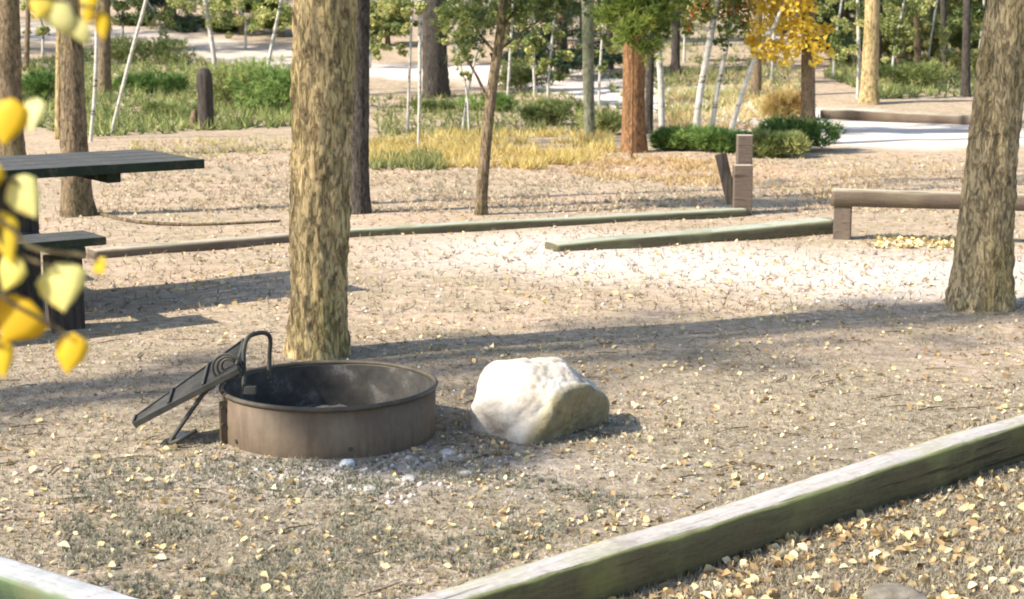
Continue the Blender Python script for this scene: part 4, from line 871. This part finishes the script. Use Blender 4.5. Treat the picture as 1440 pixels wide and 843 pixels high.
def pebbles(pts, smin, smax, name, label):
    base = np.array([(1, 0, 0), (-1, 0, 0), (0, 1, 0), (0, -1, 0), (0, 0, .7), (0, 0, -.7)]); f0 = np.array([(0, 2, 4), (2, 1, 4), (1, 3, 4), (3, 0, 4), (2, 0, 5), (1, 2, 5), (3, 1, 5), (0, 3, 5)])
    n = len(pts); P_ = np.array([tuple(p) for p in pts]); s = rng.uniform(0, 1, n) ** 3 * (smax - smin) + smin; a = rng.uniform(0, 6.28, n)
    V = base[None] * rng.uniform(.6, 1.2, (n, 6, 1)) * s[:, None, None]; ca, sa = np.cos(a)[:, None], np.sin(a)[:, None]
    V = np.stack([V[..., 0] * ca - V[..., 1] * sa, V[..., 0] * sa + V[..., 1] * ca, V[..., 2]], -1) + P_[:, None, :]
    o = link(name, np_mesh(name, V.reshape(-1, 3), (f0[None] + np.arange(n)[:, None, None] * 6).reshape(-1, 3), np.repeat(rng.uniform(0, 1, n), 6)), 'pebble'); tag(o, label, 'gravel', None, 'stuff')
pebbles(field(2600, full), .003, .014, 'gravel', 'small stones and cones strewn over the near ground')
pebbles(field(900, [(270, 620), (700, 625), (760, 660), (560, 710), (300, 680)]), .004, .018, 'gravel', 'broken stones and cinders around the fire ring foot')
pebbles(field(1600, mid), .006, .024, 'gravel', 'small stones strewn over the middle ground')
def twigs(pts, name, label):
    bm = bmesh.new()
    for p in pts:
        a = random.uniform(0, 6.28); l = random.uniform(.04, .18); d = Vector((math.cos(a), math.sin(a), 0)); s = Vector((-d.y, d.x, 0)); c = p + Z * .006
        add_tube(bm, [c - d * l / 2, c + s * l * random.uniform(-.1, .1) + Z * .004, c + d * l / 2], [.003, .0028, .0015], 4, False)
    o = bm_obj(name, bm, 'brown_bark'); tag(o, label, 'twigs', None, 'stuff')
twigs(field(190, full), 'fallen_twigs', 'thin broken twigs on the near ground')

# ------------------------------------------------------------------ foreground aspen sapling at the left edge
YS = 1.36
sp = thing('aspen_sapling', (-.60, YS, terrain(-.6, YS)), 'blurred yellow aspen leaves hanging close to the lens at the left', 'aspen sapling'); so_ = Vector(sp.location)
P = smooth_path([Vector((0, 0, -.15)), Vector((.01, .0, .6)), Vector((-.01, .02, 1.2)), Vector((.0, .01, 1.75)), Vector((-.02, 0, 2.2))], 30)
link('trunk', trunk_mesh(P, [.016 - .012 * i / 30 for i in range(30)], 10, .05, 1, 2, flare=.1), 'aspen_bark', sp)
lp = lambda px, py, Y_=YS: at_y(px, py, Y_) - so_
def twig(ctrl): 
    bm = bmesh.new(); add_tube(bm, smooth_path(ctrl, 16), [.0028 - .0018 * i / 16 for i in range(16)], 6); bm_obj('twig', bm, 'brown_bark', sp, None, True)
st = lambda z: Vector((0, .005, z))
for ctrl in ([st(1.60), lp(-60, 60), lp(20, 120), lp(40, 140)], [st(1.42), lp(-80, 250), lp(-10, 248), lp(25, 258)], [st(1.35), lp(-60, 300), lp(10, 350), lp(60, 372), lp(82, 380)], [st(1.30), lp(-70, 400), lp(20, 430), lp(85, 465), lp(96, 475)],
             [st(1.72), lp(-60, -30), lp(40, -10), lp(95, 2), lp(140, 14)], [st(1.2), lp(-80, 470), lp(-20, 480), lp(5, 485)], [st(1.36), lp(-50, 320), lp(50, 352), lp(110, 358), lp(138, 366)]): twig(ctrl)
def near_leaf(px, py, wpx, hpx, rot, tone, tilt=(0, 0), dy=0):
    c = lp(px, py, YS + dy); s = depth(so_ + c) / F; w_, h_ = wpx * s * 1.22, hpx * s * 1.08; V = []; Fq = []; NU = 11
    prof = [0, .60, .90, 1, .98, .91, .79, .62, .40, .17, 0]; prof = [q_ * (1 + .05 * math.sin(i * 2.6)) for i, q_ in enumerate(prof)]; tilt = (tilt[0] * .6 - 16, tilt[1] * .5 - 22)
    for i in range(NU):
        yv = h_ * (.5 - i / (NU - 1))
        for j in (-1, -.5, 0, .5, 1): V.append((prof[i] * w_ / 2 * j, .12 * w_ * (abs(j) - .3) * prof[i] + .15 * h_ * (i / (NU - 1) - .5) ** 2, yv))
    for i in range(NU - 1):
        for j in range(4): Fq.append((i * 5 + j, i * 5 + j + 1, (i + 1) * 5 + j + 1, (i + 1) * 5 + j))
    me = np_mesh('leaf', np.array(V), np.array(Fq), np.full(len(V), tone), True); o = link('leaf', me, 'near_leaf', sp, c); o.rotation_euler = (R(tilt[0]), R(rot), R(tilt[1]))
    m = o.modifiers.new('thick', 'SOLIDIFY'); m.thickness = .0004
def near_leaf_mat():
    m = M('yellow_aspen_leaf'); v = m.coord(); n = m.noise(v, 60, 5, .6)
    c = m.ramp(m.attr('rnd'), [(0, (.72, .42, .02)), (.4, (.80, .58, .03)), (.7, (.80, .70, .16)), (1, (.80, .76, .42))]); c = m.mix(m.math('MULTIPLY', m.ramp(n, [(.55, 0), (.75, 1)]), .4), c, (.62, .36, .05)); m.col(c, .5)
    tr = m.n('ShaderNodeBsdfTranslucent'); m.l(c, tr.inputs[0]); mx = m.n('ShaderNodeMixShader'); mx.inputs[0].default_value = .5
    m.l(m.b.outputs[0], mx.inputs[1]); m.l(tr.outputs[0], mx.inputs[2]); m.l(mx.outputs[0], m.out.inputs[0]); return m.m
MAT['near_leaf'] = near_leaf_mat()
for a in [(10, 172, 48, 64, 10, .3, (10, 20)), (44, 162, 38, 48, -8, .95, (0, -20)), (34, 279, 46, 66, -35, .88, (10, 25)), (8, 335, 34, 74, -15, .45, (0, 35)), (13, 385, 42, 54, 20, .75, (10, -20)),
          (84, 405, 68, 68, -15, .85, (5, 10)), (22, 452, 70, 66, 30, .25, (0, 15)), (98, 498, 42, 56, 5, .3, (0, 20)), (2, 505, 30, 56, -10, .4, (0, 30)), (140, 376, 24, 24, -40, .45, (10, 0)),
          (78, 18, 64, 44, 60, .92, (10, 10)), (60, 4, 40, 50, 20, .6, (0, 30)), (125, 12, 22, 46, 5, .35, (0, 40)), (143, 36, 20, 40, -10, .4, (0, 40)), (112, 44, 36, 26, 70, .9, (0, 10)), (-30, 250, 60, 60, 10, .4, (0, 0)), (-40, 420, 60, 60, -10, .5, (0, 0))]:
    near_leaf(*a)
